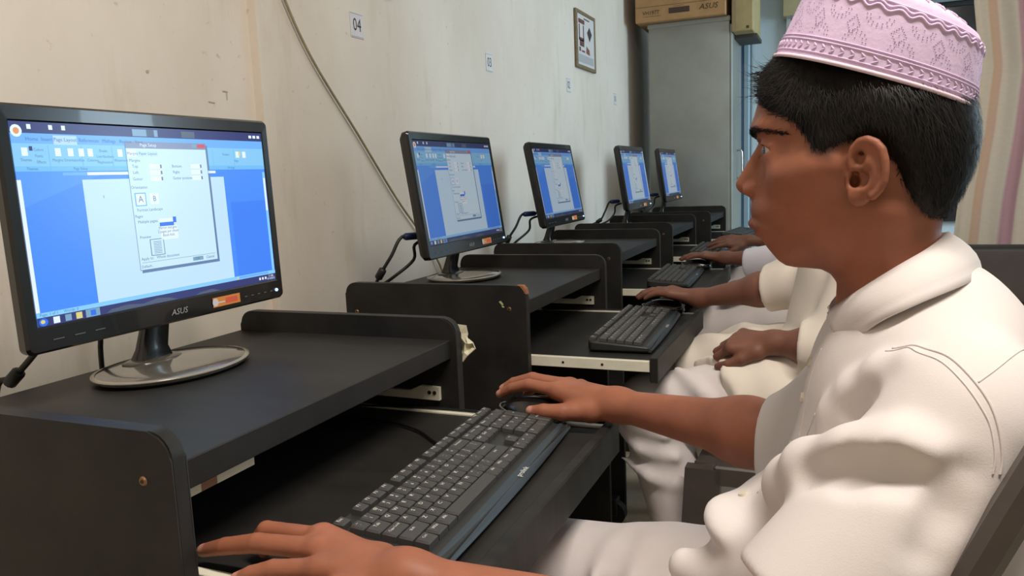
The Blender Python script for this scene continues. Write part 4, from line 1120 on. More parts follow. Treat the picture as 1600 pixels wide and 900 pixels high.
def make_hair(parent, HF, toW, n, seed, mt, fringe=True, h=0.0024):
    V, F = polygonise(lambda P: hair_sdf(P), (-.10, -.09, -.05), (.105, .09, .14), h)
    V = relax(V, F, 2, .4)
    rn = np.random.default_rng(seed)
    tri = V[F[:, :3]]
    cr = np.cross(tri[:, 1] - tri[:, 0], tri[:, 2] - tri[:, 0]); ar = np.linalg.norm(cr, axis=1)
    nr = cr / (ar[:, None] + 1e-12)
    pick = rn.choice(len(F), n, p=ar / ar.sum())
    root = V[F[pick]].mean(1) + rn.normal(0, .0006, (n, 3)); nn = nr[pick]
    # growth: away from the crown, downwards and back at the sides, forward on the forehead
    fwd = np.clip((root[:, 0] - .045) / .03, 0, 1)[:, None]
    flow = np.array((-.35, 0, -1.0)) * (1 - fwd) + np.array((.9, 0, .35)) * fwd + rn.normal(0, .28, (n, 3))
    flow -= nn * (flow * nn).sum(1, keepdims=True); flow /= np.linalg.norm(flow, axis=1, keepdims=True) + 1e-9
    Ln = rn.uniform(.006, .012, n)[:, None] * (1 + .5 * fwd)
    mid = root + flow * Ln * .5 + nn * Ln * .12; tip = root + flow * Ln + nn * Ln * .16
    side = np.cross(flow, nn); wd = rn.uniform(.00022, .00042, n)[:, None]
    SV = np.stack([root - side * wd, root + side * wd, mid + side * wd * .8, mid - side * wd * .8, tip + side * wd * .15, tip - side * wd * .15], 1).reshape(-1, 3)
    b = np.arange(n)[:, None] * 6
    SF = np.concatenate([b + np.array([[0, 1, 2, 3]]), b + np.array([[3, 2, 4, 5]])])
    parts = [(V, F), (SV, SF)]
    if fringe:      # spiky strands standing off the forehead
        k = 340
        r0 = np.stack([rn.uniform(.082, .090, k), rn.uniform(-.045, .040, k), rn.uniform(.070, .100, k)], 1)
        r0[:, 0] -= 8.0 * r0[:, 1] ** 2
        dr = np.stack([np.ones(k), rn.normal(0, .25, k), rn.normal(.12, .35, k)], 1); dr /= np.linalg.norm(dr, axis=1, keepdims=True)
        l = rn.uniform(.005, .022, k)[:, None] * np.where(rn.random(k) < .75, .55, 1.0)[:, None]
        p1 = r0 + dr * l * .6; p2 = r0 + dr * l + np.array((0, 0, 1.0)) * l * rn.normal(.05, .25, (k, 1))
        sd = np.array((0, 0, 1.0)); w_ = .00020
        SV = np.stack([r0 - sd * w_, r0 + sd * w_, p1 + sd * w_ * .8, p1 - sd * w_ * .8, p2 + sd * w_ * .2, p2 - sd * w_ * .2], 1).reshape(-1, 3)
        b = np.arange(k)[:, None] * 6
        parts.append((SV, np.concatenate([b + np.array([[0, 1, 2, 3]]), b + np.array([[3, 2, 4, 5]])])))
    V, F = join(parts)
    return link('hair', np_mesh('hair', toW(V), F), mt, parent)

HATF = [(0.0745, 0.1077), (0.0685, 0.1212), (0.0589, 0.1413), (0.0495, 0.161), (0.0443, 0.169), (0.0339, 0.1731), (0.0173, 0.1709), (-0.0056, 0.1616)]
HATB = [(-0.0844, 0.0495), (-0.0862, 0.062), (-0.0883, 0.0816), (-0.089, 0.0971), (-0.0859, 0.1066), (-0.0744, 0.1176), (-0.0575, 0.1313), (-0.0356, 0.1432)]
HATW = [.0800, .0790, .0765, .0735, .0700, .0610, .0460, .0250]
def hat_point(t, ang):
    """t along the cap from rim (0) to crown (7); ang around it, 0 = front; frame a, w, v"""
    t = min(max(t, 0), 6.999); i = int(t); f = t - i
    L_ = lambda A: np.array(A[i]) * (1 - f) + np.array(A[i + 1]) * f
    a = L_(HATF); b = L_(HATB); w = HATW[i] * (1 - f) + HATW[i + 1] * f
    c = (a + b) / 2; h = (a - b) / 2
    ca, sa = math.cos(ang), math.sin(ang)
    ca2 = math.copysign(abs(ca) ** .92, ca); sa2 = math.copysign(abs(sa) ** .92, sa)
    return np.array((c[0] + h[0] * ca2, w * sa2, c[1] + h[1] * ca2))
def make_cap(parent, toW, fancy):
    n = 72
    ts = [0, .12, .25, .5, .75, 1, 1.5, 2, 2.5, 2.8, 3, 3.3, 3.7, 4, 4.4, 5, 5.5, 6, 6.5, 6.99]
    rings = [[tuple(toW(hat_point(t, 2 * math.pi * k / n)[None])[0]) for k in range(n)] for t in ts]
    inner = [[tuple(toW((hat_point(t, 2 * math.pi * k / n) * np.array((.985, .985, 1)) + np.array((0, 0, -.001)))[None])[0]) for k in range(n)] for t in (1.5, .5, 0)]
    bm = loft_bm(inner + rings, True, False, True)
    c = link('cap', bm_mesh(bm, 'cap', True), M_CAP if fancy else M_WHITECAP, parent)
    if not fancy: return c
    def off(t, a, o):
        p = hat_point(t, a); e = .01
        u = hat_point(t + e, a) - p; w = hat_point(t, a + e) - p; nn = np.cross(w, u); nn /= np.linalg.norm(nn) + 1e-12
        if nn[0] * math.cos(a) + nn[1] * math.sin(a) < 0: nn = -nn
        return p + nn * o, nn
    def ring_tube(name, t, r, o=0.0, wav=0, amp=0, m_=M_CAP):
        P = []
        for k in range(241 if wav else 73):
            a = 2 * math.pi * k / (240 if wav else 72); P.append(tuple(toW(off(t + amp * math.sin(wav * a), a, o)[0][None])[0]))
        return link(name, bm_mesh(tube_bm(P, r, 6, None, 1, False), name, True), m_, c)
    ring_tube('rim_binding', .05, .0018, .0002, m_=M_CAPB)
    ring_tube('stitched_band', .42, .0007, .0002); ring_tube('stitched_band', 1.05, .0007, .0002); ring_tube('stitched_band', 1.18, .0006, .0002)
    ring_tube('scalloped_braid', 2.80, .0011, .0004, 34, .10); ring_tube('scalloped_braid', 2.98, .0010, .0004, 34, .10); ring_tube('crown_cord', 3.22, .0010, .0003)
    # relief leaves in the lower band
    bm = bmesh.new()
    for k in range(64):
        a = 2 * math.pi * k / 64
        for s in (-1, 1):
            P = [tuple(toW(off(.74 + s * .22 * (j / 4) , a + .035 * j / 4 * 1.2, .0003)[0][None])[0]) for j in range(5)]
            tube_bm(P, [.0004, .0009, .0009, .0007, .0003], 5, bm, 1)
    tag(link('leaf_relief', bm_mesh(bm, 'leaf', True), M_CAP, c), kind='stuff')
    # punched eyelets: scalloped arcs and diamonds
    bm = bmesh.new()
    def dot(t, a):
        p, nn = off(t, a, .0004); p = toW(p[None])[0]; q0 = toW(np.zeros((1, 3)))[0]; nw = toW(nn[None])[0] - q0
        x = Vector(nw).orthogonal().normalized(); y = Vector(nw).cross(x); r = .00048
        bm.faces.new([bm.verts.new(Vector(p) + (x * math.cos(j * math.pi / 3) + y * math.sin(j * math.pi / 3)) * r) for j in range(6)])
    m = 16
    for k in range(m):
        a0 = 2 * math.pi * (k + .25) / m; A = .115
        for rr, cnt in ((1.0, 9), (.72, 7)):
            for j in range(cnt):
                g = math.pi * j / (cnt - 1)
                dot(2.42 - rr * .42 * math.sin(g), a0 + A * rr * math.cos(g))               # upward cups
                dot(1.32 + rr * .40 * math.sin(g), a0 + math.pi / m * .75 + A * rr * .95 * math.cos(g))  # arches below
        dot(2.40, a0); dot(1.42, a0 + math.pi / m * .75)
        for j in range(4):
            for s in range(4):
                g = s / 4; cs_ = [(1, 0), (0, 1), (-1, 0), (0, -1)]
                x0, y0 = cs_[j]; x1, y1 = cs_[(j + 1) % 4]
                dot(1.90 + .34 * (y0 + (y1 - y0) * g), a0 + math.pi / m * 1.05 + .062 * (x0 + (x1 - x0) * g))
        dot(1.90, a0 + math.pi / m * 1.05)
    me = bpy.data.meshes.new('eyelets'); bm.to_mesh(me); bm.free()
    tag(link('eyelet_pattern', me, M_CAPDOT, c), kind='stuff')
    # floral relief on the crown
    bm = bmesh.new()
    for k in range(26):
        a = 2 * math.pi * k / 26
        for s in (-1, 0, 1):
            P = [tuple(toW(off(4.6 + .5 * j / 3 + .1 * abs(s), a + s * .05 * (j / 3), .0003)[0][None])[0]) for j in range(4)]
            tube_bm(P, [.0005, .0010, .0010, .0004], 5, bm, 1)
    tag(link('crown_relief', bm_mesh(bm, 'crown', True), M_CAP, c), kind='stuff')
    return c

def make_eyes(parent, toW, HF):
    iris = mat('dark_iris', (34, 22, 16), 0.1, spec=0.8); white = mat('eye_white', (196, 184, 172), 0.15, spec=0.7)
    for s in (-1, 1):
        c = np.array((EYEC[0], EYEC[1] * s, EYEC[2]))
        cw = Vector(toW(c[None])[0]); f = (Vector(toW((c + np.array((1.0, -.30, -.06)))[None])[0]) - cw).normalized()
        bm = bmesh.new(); bmesh.ops.create_uvsphere(bm, u_segments=28, v_segments=18, radius=.0122)
        rot = f.to_track_quat('Z', 'Y').to_matrix().to_4x4()
        for fc in bm.faces: fc.material_index = 1 if fc.calc_center_median().z > .0122 * .84 else 0
        bmesh.ops.transform(bm, matrix=Matrix.Translation(cw) @ rot, verts=bm.verts)
        link('eye', bm_mesh(bm, 'eye', True), [white, iris], parent)
def make_brow(parent, toW, fnQ, seed):
    rn = np.random.default_rng(seed); bm = bmesh.new()
    for s in (-1, 1):
        n = 700; t = rn.random(n) ** 1.25
        a = 0; w = (.007 + .049 * t); v = .0395 + .0045 * np.sin(t * 2.6) - .0045 * t * t + rn.normal(0, .0018, n) * (1.2 - .7 * t)
        P = np.stack([np.full(n, .112), w * s, v], 1)
        for _ in range(40): P[:, 0] -= np.clip(fnQ(P) * .7, -.004, .004)
        N_ = grad(fnQ, P)
        dr = np.stack([-.35 - .3 * t, s * (.75 + 0 * t), .35 - .5 * t], 1) + rn.normal(0, .18, (n, 3)) + N_ * .25
        dr /= np.linalg.norm(dr, axis=1, keepdims=True)
        l = rn.uniform(.004, .0075, n)[:, None]; sd = np.cross(dr, N_); w_ = .00028
        q1 = P + N_ * .0004; q2 = q1 + dr * l * .6 + N_ * .0006; q3 = q1 + dr * l
        for k in range(n):
            vs = [bm.verts.new(tuple(toW(x[None])[0])) for x in (q1[k] - sd[k] * w_, q1[k] + sd[k] * w_, q2[k] + sd[k] * w_ * .8, q2[k] - sd[k] * w_ * .8, q3[k])]
            bm.faces.new(vs[:4]); bm.faces.new((vs[3], vs[2], vs[4]))
    me = bpy.data.meshes.new('eyebrows'); bm.to_mesh(me); bm.free()
    link('eyebrows', me, M_HAIR, parent)
    bm = bmesh.new()
    for s in (-1, 1):
        for k in range(26):
            g = k / 25; c = np.array(EYEC) * np.array((1, s, 1))
            for up, ln in ((1, .0062), (-1, .0032)):
                p = c + np.array((.0135 - .004 * g * g, s * (-.007 + .017 * g), up * (.0042 - .0016 * g)))
                d1 = np.array((.8, s * .35 * g, up * .35)); p1 = p + d1 * ln * .6; p2 = p + d1 * ln + np.array((0, 0, up * ln * .3))
                z = np.array((0, .00022, 0))
                vs = [bm.verts.new(tuple(toW(x[None])[0])) for x in (p - z, p + z, p1 + z * .8, p1 - z * .8, p2)]
                bm.faces.new(vs[:4]); bm.faces.new((vs[3], vs[2], vs[4]))
    me = bpy.data.meshes.new('eyelashes'); bm.to_mesh(me); bm.free()
    link('eyelashes', me, M_HAIR, parent)

def paint_skin(me, V, lipc, nails):
    ca = me.color_attributes.new('tint', 'FLOAT_COLOR', 'POINT')
    col = np.zeros((len(V), 4), np.float32); col[:, 3] = 1
    Q = lipc(V)
    lip = np.clip(1.4 - np.sqrt(((Q[:, 0] - .094) / .016) ** 2 + (Q[:, 1] / .026) ** 2 + ((Q[:, 2] + .0455) / .0088) ** 2) * 1.25, 0, 1)
    col[:, 0] = lip * .8
    for p, d_ in nails:
        p = np.asarray(p); r = np.linalg.norm(V - p, axis=1)
        col[:, 1] = np.maximum(col[:, 1], np.clip((.0068 - r) / .0018, 0, 1))
    # dark hair stubble on the scalp and a faint moustache
    m_ = sample(FH, Q[:, 0], Q[:, 2]); near_head = (np.abs(Q[:, 1]) < .1) & (Q[:, 2] > -.06)
    col[:, 2] = np.where(near_head, np.clip((.004 - m_) / .008, 0, 1), 0)
    ms = np.clip(1.3 - np.sqrt(((Q[:, 0] - .090) / .016) ** 2 + (Q[:, 1] / .024) ** 2 + ((Q[:, 2] + .031) / .009) ** 2) * 1.2, 0, 1)
    col[:, 2] = np.maximum(col[:, 2], ms * .45)
    ca.data.foreach_set('color', col.ravel())

def make_body(parent, origin, headO, arms, skin, h_head, h_arm, fine, nails=(), scale_arm=1.0, extra=None):
    """head, neck and both arms as one skin mesh"""
    hO = np.asarray(headO)
    toQ = lambda P: np.stack([hO[0] - P[:, 0], P[:, 1] - hO[1], P[:, 2] - hO[2]], 1)
    toP = lambda Q: np.stack([hO[0] - Q[:, 0], Q[:, 1] + hO[1], Q[:, 2] + hO[2]], 1) - np.asarray(origin)
    V, F = polygonise(lambda Q: face_sdf(Q, fine), (-.112, -.108, -.20), (.125, .108, .135), h_head)
    V = relax(V, F, 1, .35)
    Vw = np.stack([hO[0] - V[:, 0], V[:, 1] + hO[1], V[:, 2] + hO[2]], 1)
    parts = [(Vw, F[:, ::-1])]
    for A in arms:
        pts = [A['sh'], A['el'], A['wr']] + [p for f in A['fg'] for p in f] + list(A['th'])
        lo, hi = bounds(pts, .06)
        # keep the grid small: the upper arm lies inside the sleeve
        fn = lambda P, A=A: arm_sdf(P, A['sh'], A['el'], A['wr'], A['fg'], A['th'], scale_arm)
        v, f = polygonise(fn, lo, hi, h_arm); v = relax(v, f, 1, .3)
        parts.append((v, f))
    # trunk under the clothes
    if extra is not None:
        v, f = polygonise(extra[0], extra[1], extra[2], .008); parts.append((v, f))
    V, F = join(parts)
    me = np_mesh('body', V, F, origin)
    paint_skin(me, V, toQ, nails)
    link('body', me, skin, parent)
    return toQ, toP

def cloth(parent, name, fn, lo, hi, h, mt, origin, it=2):
    V, F = polygonise(fn, lo, hi, h); V = relax(V, F, it, .4)
    return link(name, np_mesh(name, V, F, origin), mt, parent)
def seam(parent, name, fn, pts, r, mt, origin, n=8, lift=0.0):
    P = np.array([tuple(p) for p in catmull(pts, n)]); P = snap(fn, P)
    if lift: P += grad(fn, P) * lift
    return link(name, bm_mesh(tube_bm([tuple(p - np.asarray(origin)) for p in P], r, 6, None, 1), name, True), mt, parent)

# ---------------------------------------------------------------- the boy in the lilac cap
HEAD1 = (1.18, 0.28, 1.07)
B1 = thing('person', 'boy in a lilac embroidered cap and white short-sleeved shirt using the keyboard', 'person', (1.2, 0.28, 0.0), 0.0, None)
O1 = (1.2, 0.28, 0.0)
ARM1R = dict(sh=(1.215, .435, .885), el=(1.150, .405, .770), wr=(.884, .528, .7615),
    fg=[[(.7929, .537, .7726), (.7463, .540, .7781), (.7182, .543, .7700), (.6971, .545, .7590)], [(.7909, .560, .7748), (.7436, .563, .7816), (.7131, .563, .7726), (.6952, .562, .7625)],
        [(.797, .580, .7705), (.757, .585, .7730), (.736, .586, .7600), (.724, .585, .7500)], [(.808, .597, .7640), (.777, .603, .7600), (.763, .604, .7500), (.755, .603, .7420)]],
    th=[(.8478, .519, .7528), (.8094, .508, .7510), (.7814, .505, .7515), (.7619, .506, .7500)])
ARM1L = dict(sh=(1.250, .132, .885), el=(1.122, .058, .716), wr=(.840, .026, .7570),
    fg=[[(.7367, .055, .7640), (.6640, .064, .7570), (.6500, .066, .7430), (.6580, .065, .7340)], [(.7480, .035, .7648), (.6756, .038, .7581), (.6358, .039, .7483), (.6072, .040, .7391)],
        [(.7647, .012, .7610), (.7205, .006, .7560), (.6972, .004, .7485), (.6810, .003, .7420)], [(.7946, -.008, .7570), (.7611, -.016, .7510), (.7447, -.020, .7460), (.7329, -.022, .7420)]],
    th=[(.7969, .055, .7500), (.7435, .072, .7420), (.7060, .080, .7370), (.6785, .084, .7330)])
def trunk1(P):
    d = ell(P, (1.235, .285, .84), (.085, .135, .14)); d = smin(d, ell(P, (1.225, .285, .68), (.09, .13, .13)), .05)
    return d
nails1 = [((.6955, .541, .7640), 0), ((.7605, .501, .7535), 0), ((.6055, .037, .7445), 0), ((.6930, .559, .7680), 0), ((.6800, .000, .7480), 0)]
toQ1, toP1 = make_body(B1, O1, HEAD1, [ARM1R, ARM1L], M_SKIN, .0014, .0024, True, nails1, 1.0, (trunk1, (1.1, .1, .52), (1.36, .46, 1.0)))
make_eyes(B1, toP1, None)
fq1 = lambda Q: face_sdf(Q, False)
make_brow(B1, toP1, fq1, 5)
make_hair(B1, None, toP1, 26000, 11, M_HAIR)
make_cap(B1, toP1, True)

def shirt1(P):
    d = ell(P, (1.236, .285, .850), (.104, .152, .145))
    d = smin(d, ell(P, (1.205, .285, .715), (.112, .150, .115)), .06)
    d = smin(d, cap(P, (1.236, .28, .938), (1.252, .150, .903), .040, .047), .035)       # shoulders
    d = smin(d, cap(P, (1.236, .28, .938), (1.222, .420, .893), .040, .047), .035)
    # left sleeve, nearest the camera
    sl = cap(P, (1.250, .132, .888), (1.150, .074, .762), .056, .062)
    sl = smax(sl, ((P - v3(1.148, .073, .760)) @ v3(-.58, -.34, -.74)) - .004, .006)
    # right sleeve
    sr = cap(P, (1.218, .425, .880), (1.150, .410, .785), .056, .060)
    sr = smin(sr, cap(P, (1.150, .405, .780), (1.108, .420, .768), .056, .053), .02)
    sr = smax(sr, ((P - v3(1.092, .430, .765)) @ v3(-.96, .25, -.05)), .006)
    d = smin(d, sl, .034); d = smin(d, sr, .030)
    # gathered cloth over the lap
    d = smin(d, ell(P, (1.110, .270, .715), (.058, .105, .055)), .040)
    d = smin(d, ell(P, (1.078, .245, .742), (.034, .050, .018), np.array([[.93, 0, .37], [0, 1, 0], [-.37, 0, .93]])), .014)
    d = smin(d, cap(P, (1.030, .235, .695), (1.10, .215, .690), .018, .040), .020)
    return d
FOLD1 = []; DENT1 = []
def folds1(P, d):
    for a, b, r0, r1, k in FOLD1: d = smin(d, cap(P, a, b, r0, r1), k)
    for a, b, r0, r1, k in DENT1: d = smax(d, -cap(P, a, b, r0, r1), k)
    return d
def add_fold(store, pts, rad, k, lift):
    """lay a rounded fold (or crease) along guide points dropped on to the cloth"""
    Q = snap(shirt1, np.array(pts)); N_ = grad(shirt1, Q); Q = Q + N_ * lift
    for i in range(len(Q) - 1): store.append((Q[i], Q[i + 1], rad[i], rad[i + 1], k))
def path_fold(store, pts, rad, k):
    for i in range(len(pts) - 1): store.append((np.array(pts[i]), np.array(pts[i + 1]), rad[i], rad[i + 1], k))
path_fold(FOLD1, [(1.135, 0.225, 0.778), (1.136, 0.165, 0.818), (1.1445, 0.125, 0.8525), (1.1729, 0.094, 0.8762), (1.2004, 0.079, 0.8867), (1.2197, 0.072, 0.8876)], [.030, .024, .0150, .012, .0105, .004], .026)      # loose cloth bridging sleeve and belly
add_fold(DENT1, [(1.1477, .0937, .8543), (1.1728, .0738, .8686), (1.1999, .0650, .8751), (1.2203, .0620, .8743)], [.005, .008, .008, .004], .018, .004)
add_fold(FOLD1, [(1.211, .1379, .9362), (1.1931, .1583, .9203), (1.1734, .1744, .8981), (1.1594, .1854, .8744), (1.1538, .1906, .8501)], [.003, .007, .009, .009, .006], .020, -.004)
add_fold(DENT1, [(1.1884, .1401, .9033), (1.1759, .1500, .8850), (1.1680, .1400, .8740)], [.004, .006, .004], .018, .003)
add_fold(DENT1, [(1.2389, .0663, .8792), (1.2277, .0561, .8558), (1.2166, .0466, .8324)], [.004, .006, .005], .020, .0035)
add_fold(FOLD1, [(1.105, .445, .80), (1.135, .455, .775), (1.165, .46, .77)], [.005, .008, .005], .016, -.002)
def shirt1_fn(P): return folds1(P, shirt1(P))
cloth(B1, 'shirt', shirt1_fn, (.99, -.02, .58), (1.38, .52, 1.0), .0034, M_SHIRT, O1)
for nm, of, rr in (('armhole_seam', 0.0, .0010), ('armhole_seam', .0045, .0007)):
    seam(B1, nm, shirt1_fn, [(1.2036 - of, .156, .9345 - of), (1.219 - of, .1365, .9422 - of), (1.2332 - of, .1174, .9432 - of), (1.2448 - of, .0995, .9348 - of), (1.2546 - of, .0871, .9214 - of), (1.2595 - of, .0801, .9067), (1.2616 - of, .0756, .889), (1.2605 - of, .0730, .878)], rr, M_SHIRT, O1)
seam(B1, 'yoke_seam', shirt1_fn, [(1.2492, .0957, .9317), (1.2604, .1055, .9386), (1.2723, .123, .944), (1.285, .15, .945)], .0007, M_SHIRT, O1)
seam(B1, 'placket_edge', shirt1_fn, [(1.150, .24, .919), (1.141, .24, .889), (1.1265, .24, .8456), (1.1128, .24, .807), (1.0990, .24, .775)], .0009, M_SHIRT, O1)
seam(B1, 'pocket_edge', shirt1_fn, [(1.143, .21, .868), (1.134, .222, .842), (1.130, .230, .828), (1.134, .225, .823), (1.142, .212, .824)], .0009, M_SHIRT, O1)
for bp in ((1.144, .262, .900), (1.132, .262, .867), (1.112, .262, .822), (1.083, .258, .763)):
    P_ = snap(shirt1_fn, np.array([bp])); N_ = grad(shirt1_fn, P_)[0]
    bm = bmesh.new(); bmesh.ops.create_cone(bm, cap_ends=True, segments=14, radius1=.0055, radius2=.0045, depth=.0024, matrix=Matrix.Translation(Vector(P_[0] + N_ * .001 - np.array(O1))) @ Vector(N_).to_track_quat('Z', 'Y').to_matrix().to_4x4())
    link('button', bm_mesh(bm, 'button', True, .6), M_BUTTON, B1)
def legs_fn(L):
    def fn(P):
        d = None
        for pts, rad in L:
            e = chain(P, pts, rad, .03); d = e if d is None else smin(d, e, .02)
        return d
    return fn
TR1 = legs_fn([([(1.20, .36, .615), (.985, .375, .583), (.745, .385, .575)], [.085, .074, .068]), ([(.745, .385, .570), (.740, .385, .30), (.745, .385, .075)], [.070, .060, .055]),
               ([(1.20, .20, .615), (.985, .185, .583), (.745, .175, .575)], [.085, .074, .068]), ([(.745, .175, .570), (.740, .175, .30), (.745, .175, .075)], [.070, .060, .055])])
def TR1F(P):
    d = TR1(P)
    for x0, z0, r_ in ((.91, .640, .010), (.955, .643, .012), (1.005, .648, .011), (1.045, .655, .010)):
        d = smin(d, chain(P, [(x0, .300, z0 - .020), (x0 + .012, .345, z0), (x0 + .030, .400, z0 - .006), (x0 + .05, .440, z0 - .05)], [r_ * .4, r_, r_ * .8, r_ * .4]), .020)
    return d
cloth(B1, 'trousers', TR1F, (.64, .07, .01), (1.32, .48, .74), .0055, M_TROUSER, O1)
def shoes(parent, origin, spots):
    for (x, y) in spots:
        rings = []
        for t, hw, hz in ((0, .022, .028), (.15, .034, .055), (.35, .036, .060), (.6, .040, .046), (.85, .038, .034), (1, .020, .020)):
            X = x + .07 - .24 * t
            rings.append([(X - origin[0], y + hw * math.cos(a) - origin[1], max(0.001, hz * .5 + hz * .52 * math.sin(a)) - origin[2]) for a in [k * math.pi / 6 for k in range(12)]])
        link('shoe', bm_mesh(loft_bm(rings), 'shoe', True), mat('dark_sandal', (44, 36, 32), .5), parent)
shoes(B1, O1, [(.745, .385), (.745, .175)])

# collar: fold line near the neck and a falling leaf with points at the front
def collar(parent, origin, ymid, fold, low, mt, thick=.0022):
    half = lambda P: catmull(P, 6)
    f = half(fold); l = half(low)
    full = lambda S: [Vector((p.x, 2 * ymid - p.y, p.z)) for p in S[:0:-1]] + list(S)
    f = full(f); l = full(l); rings = []
    for j in range(7):
        t = j / 6; ring = []
        for a, b in zip(f, l):
            p = a.lerp(b, t); out = Vector((p.x - 1.215, p.y - ymid, 0)).normalized()
            ring.append(tuple(p + out * (.006 * math.sin(math.pi * min(1, t * 1.15))) - Vector(origin)))
        rings.append(ring)
    st = []
    for a in f:
        out = Vector((a.x - 1.215, a.y - ymid, 0)).normalized()
        st.append(tuple(a - out * .004 + Vector((0, 0, -.030)) - Vector(origin)))
    bm = loft_bm([st] + rings, False)
    o = link('collar', bm_mesh(bm, 'collar', True), mt, parent)
    s = o.modifiers.new('t', 'SOLIDIFY'); s.thickness = thick; s.offset = 0
    return o
collar(B1, O1, .28, [(1.2500, .28, 1.0175), (1.2300, .230, 1.0085), (1.2055, .2130, .9948), (1.1780, .2230, .9735), (1.1540, .2640, .9478)],
       [(1.2790, .28, .9800), (1.2500, .205, .9810), (1.2170, .1800, .9700), (1.1900, .1880, .9520), (1.1720, .2180, .9250)], M_SHIRT)
# ---------------------------------------------------------------- plastic chairs
M_CHAIR = mat('dark_brown_plastic', (74, 66, 62), 0.42, var=0.12, scale=20, bump=0.05, bscale=200)
def build_chair(tall):
    t = thing('plastic_chair', 'x', 'chair'); bow = .132 if tall else .070
    rings = []
    for x, z, w in ((-.205, .480, .180), (-.20, .500, .19), (-.14, .498, .195), (0, .500, .198), (.12, .506, .195), (.175, .512, .185), (.25, .530, .12)):
        rings.append([(x, w * s, z + (.006 if abs(s) > .9 else -.004 * (1 - s * s))) for s in [k / 8 - 1 for k in range(17)]])
    bm = loft_bm(rings, False); o = link('seat', bm_mesh(bm, 'seat', True), M_CHAIR, t)
    s = o.modifiers.new('t', 'SOLIDIFY'); s.thickness = .022; s.offset = -1
    for sy in (-1, 1):
        y = .217 * sy
        out = [(-.215, .500), (-.145, .500), (-.150, .44), (-.165, .30), (-.175, 0), (-.235, 0), (-.228, .30)]
        link('leg', bm_mesh(prism_bm(out, min(y, y - .03 * sy), max(y, y - .03 * sy), 1), 'leg'), M_CHAIR, t)
        out = [(.10, .505), (.175, .510), (.20, .30), (.235, 0), (.175, 0), (.15, .30), (.125, .46)]
        link('leg', bm_mesh(prism_bm(out, min(y, y - .03 * sy), max(y, y - .03 * sy), 1), 'leg'), M_CHAIR, t)
        box('seat_rail', (-.16, min(y, y - .022 * sy), .468), (.13, max(y, y - .022 * sy), .508), M_CHAIR, t, .004, 1)
        P = catmull([(.150, .54), (.180, .70), (.215, .80), (.262, .91), (.292, .975)], 5)if False else [Vector((a, 0, b)) for a, b in ((.150, .495), (.166, .62), (.185, .71), (.215, .80), (.240, .86), (.264, .915), (.290, .965))][:7 if tall else 4]
        rings = []
        for p in P:
            rings.append([(p.x + dx, y + dy * sy, p.z) for dx, dy in ((-.011, -.009), (.011, -.009), (.013, .006), (.006, .012), (-.006, .012), (-.013, .006))])
        link('back_post', bm_mesh(loft_bm(rings), 'post', True, .7), M_CHAIR, t)
    for zc, xc in ((.955, .284), (.66, .174)) if tall else ((.785, .209), (.62, .166)):
        rings = []
        for k in range(13):
            u = k / 12 * 2 - 1; rings.append([(xc + bow * (1 - u * u) + dx, u * .21, zc + dz + .012 * (1 - u * u)) for dx, dz in ((-.009, -.028), (.009, -.028), (.012, .0), (.009, .024), (-.009, .024), (-.012, 0))])
        link('back_rail', bm_mesh(loft_bm(rings), 'rail', True, .8), M_CHAIR, t)
    for k in range(5):
        y = -.13 + k * .065; b = bow * (1 - (y / .21) ** 2)
        rings = [[(x + b + dx, y + dy, z) for dx, dy in ((-.006, -.020), (.006, -.020), (.006, .020), (-.006, .020))] for x, z in (((.176, .675), (.186, .71), (.215, .80), (.250, .885), (.276, .945)) if tall else ((.168, .635), (.176, .675), (.186, .71), (.205, .775)))]
        link('back_slat', bm_mesh(loft_bm(rings), 'slat', True, .6), M_CHAIR, t)
    return t
ch0 = build_chair(True); ch1 = build_chair(False)
for i, (x, y, lb) in enumerate(((1.025, .277, 'dark brown plastic chair the boy in the lilac cap sits on'), (1.105, 1.205, 'dark brown plastic chair under the boy in the cream shirt'),
                                (1.11, 2.10, 'dark brown plastic chair under the boy at the desk below sign zero-three'), (1.085, 2.98, 'dark brown plastic chair under the boy at the desk below sign zero-two'))):
    c = (ch0, ch1)[i] if i < 2 else copy_tree(ch1)
    c.location = (x, y, 0); c['label'] = lb; c['group'] = 'dark plastic chairs beside the desks'

# ---------------------------------------------------------------- black padded office chair behind
M_PAD = mat('black_vinyl', (20, 19, 20), 0.55, bump=0.08, bscale=200)
oc = thing('office_chair', 'black padded office chair back below the striped curtain', 'chair', (1.62, 1.75, 0), 0)
box('backrest', (-.18, -.04, .50), (.24, .03, .865), M_PAD, oc, .018, 3)
box('back_edge', (-.195, -.045, .52), (-.176, .0, .86), mat('grey_edge_plastic', (96, 100, 110), .4), oc, .004, 1)
box('seat', (-.20, -.02, .42), (.26, .44, .49), M_PAD, oc, .02, 3)
tube('post', [(.03, .2, .08), (.03, .2, .42)], .025, M_BACK, oc, 12, 1)
for k in range(5):
    a = k * 2 * math.pi / 5
    tube('base_arm', [(.03, .2, .09), (.03 + .24 * math.cos(a), .2 + .24 * math.sin(a), .06)], [.022, .016], M_BACK, oc, 8, 1)
    bm = bmesh.new(); bmesh.ops.create_cone(bm, cap_ends=True, segments=14, radius1=.028, radius2=.028, depth=.03, matrix=Matrix.Translation((.03 + .24 * math.cos(a), .2 + .24 * math.sin(a), .028)) @ Matrix.Rotation(math.pi / 2, 4, 'X'))
    link('caster', bm_mesh(bm, 'caster', True, .6), M_BACK, oc)
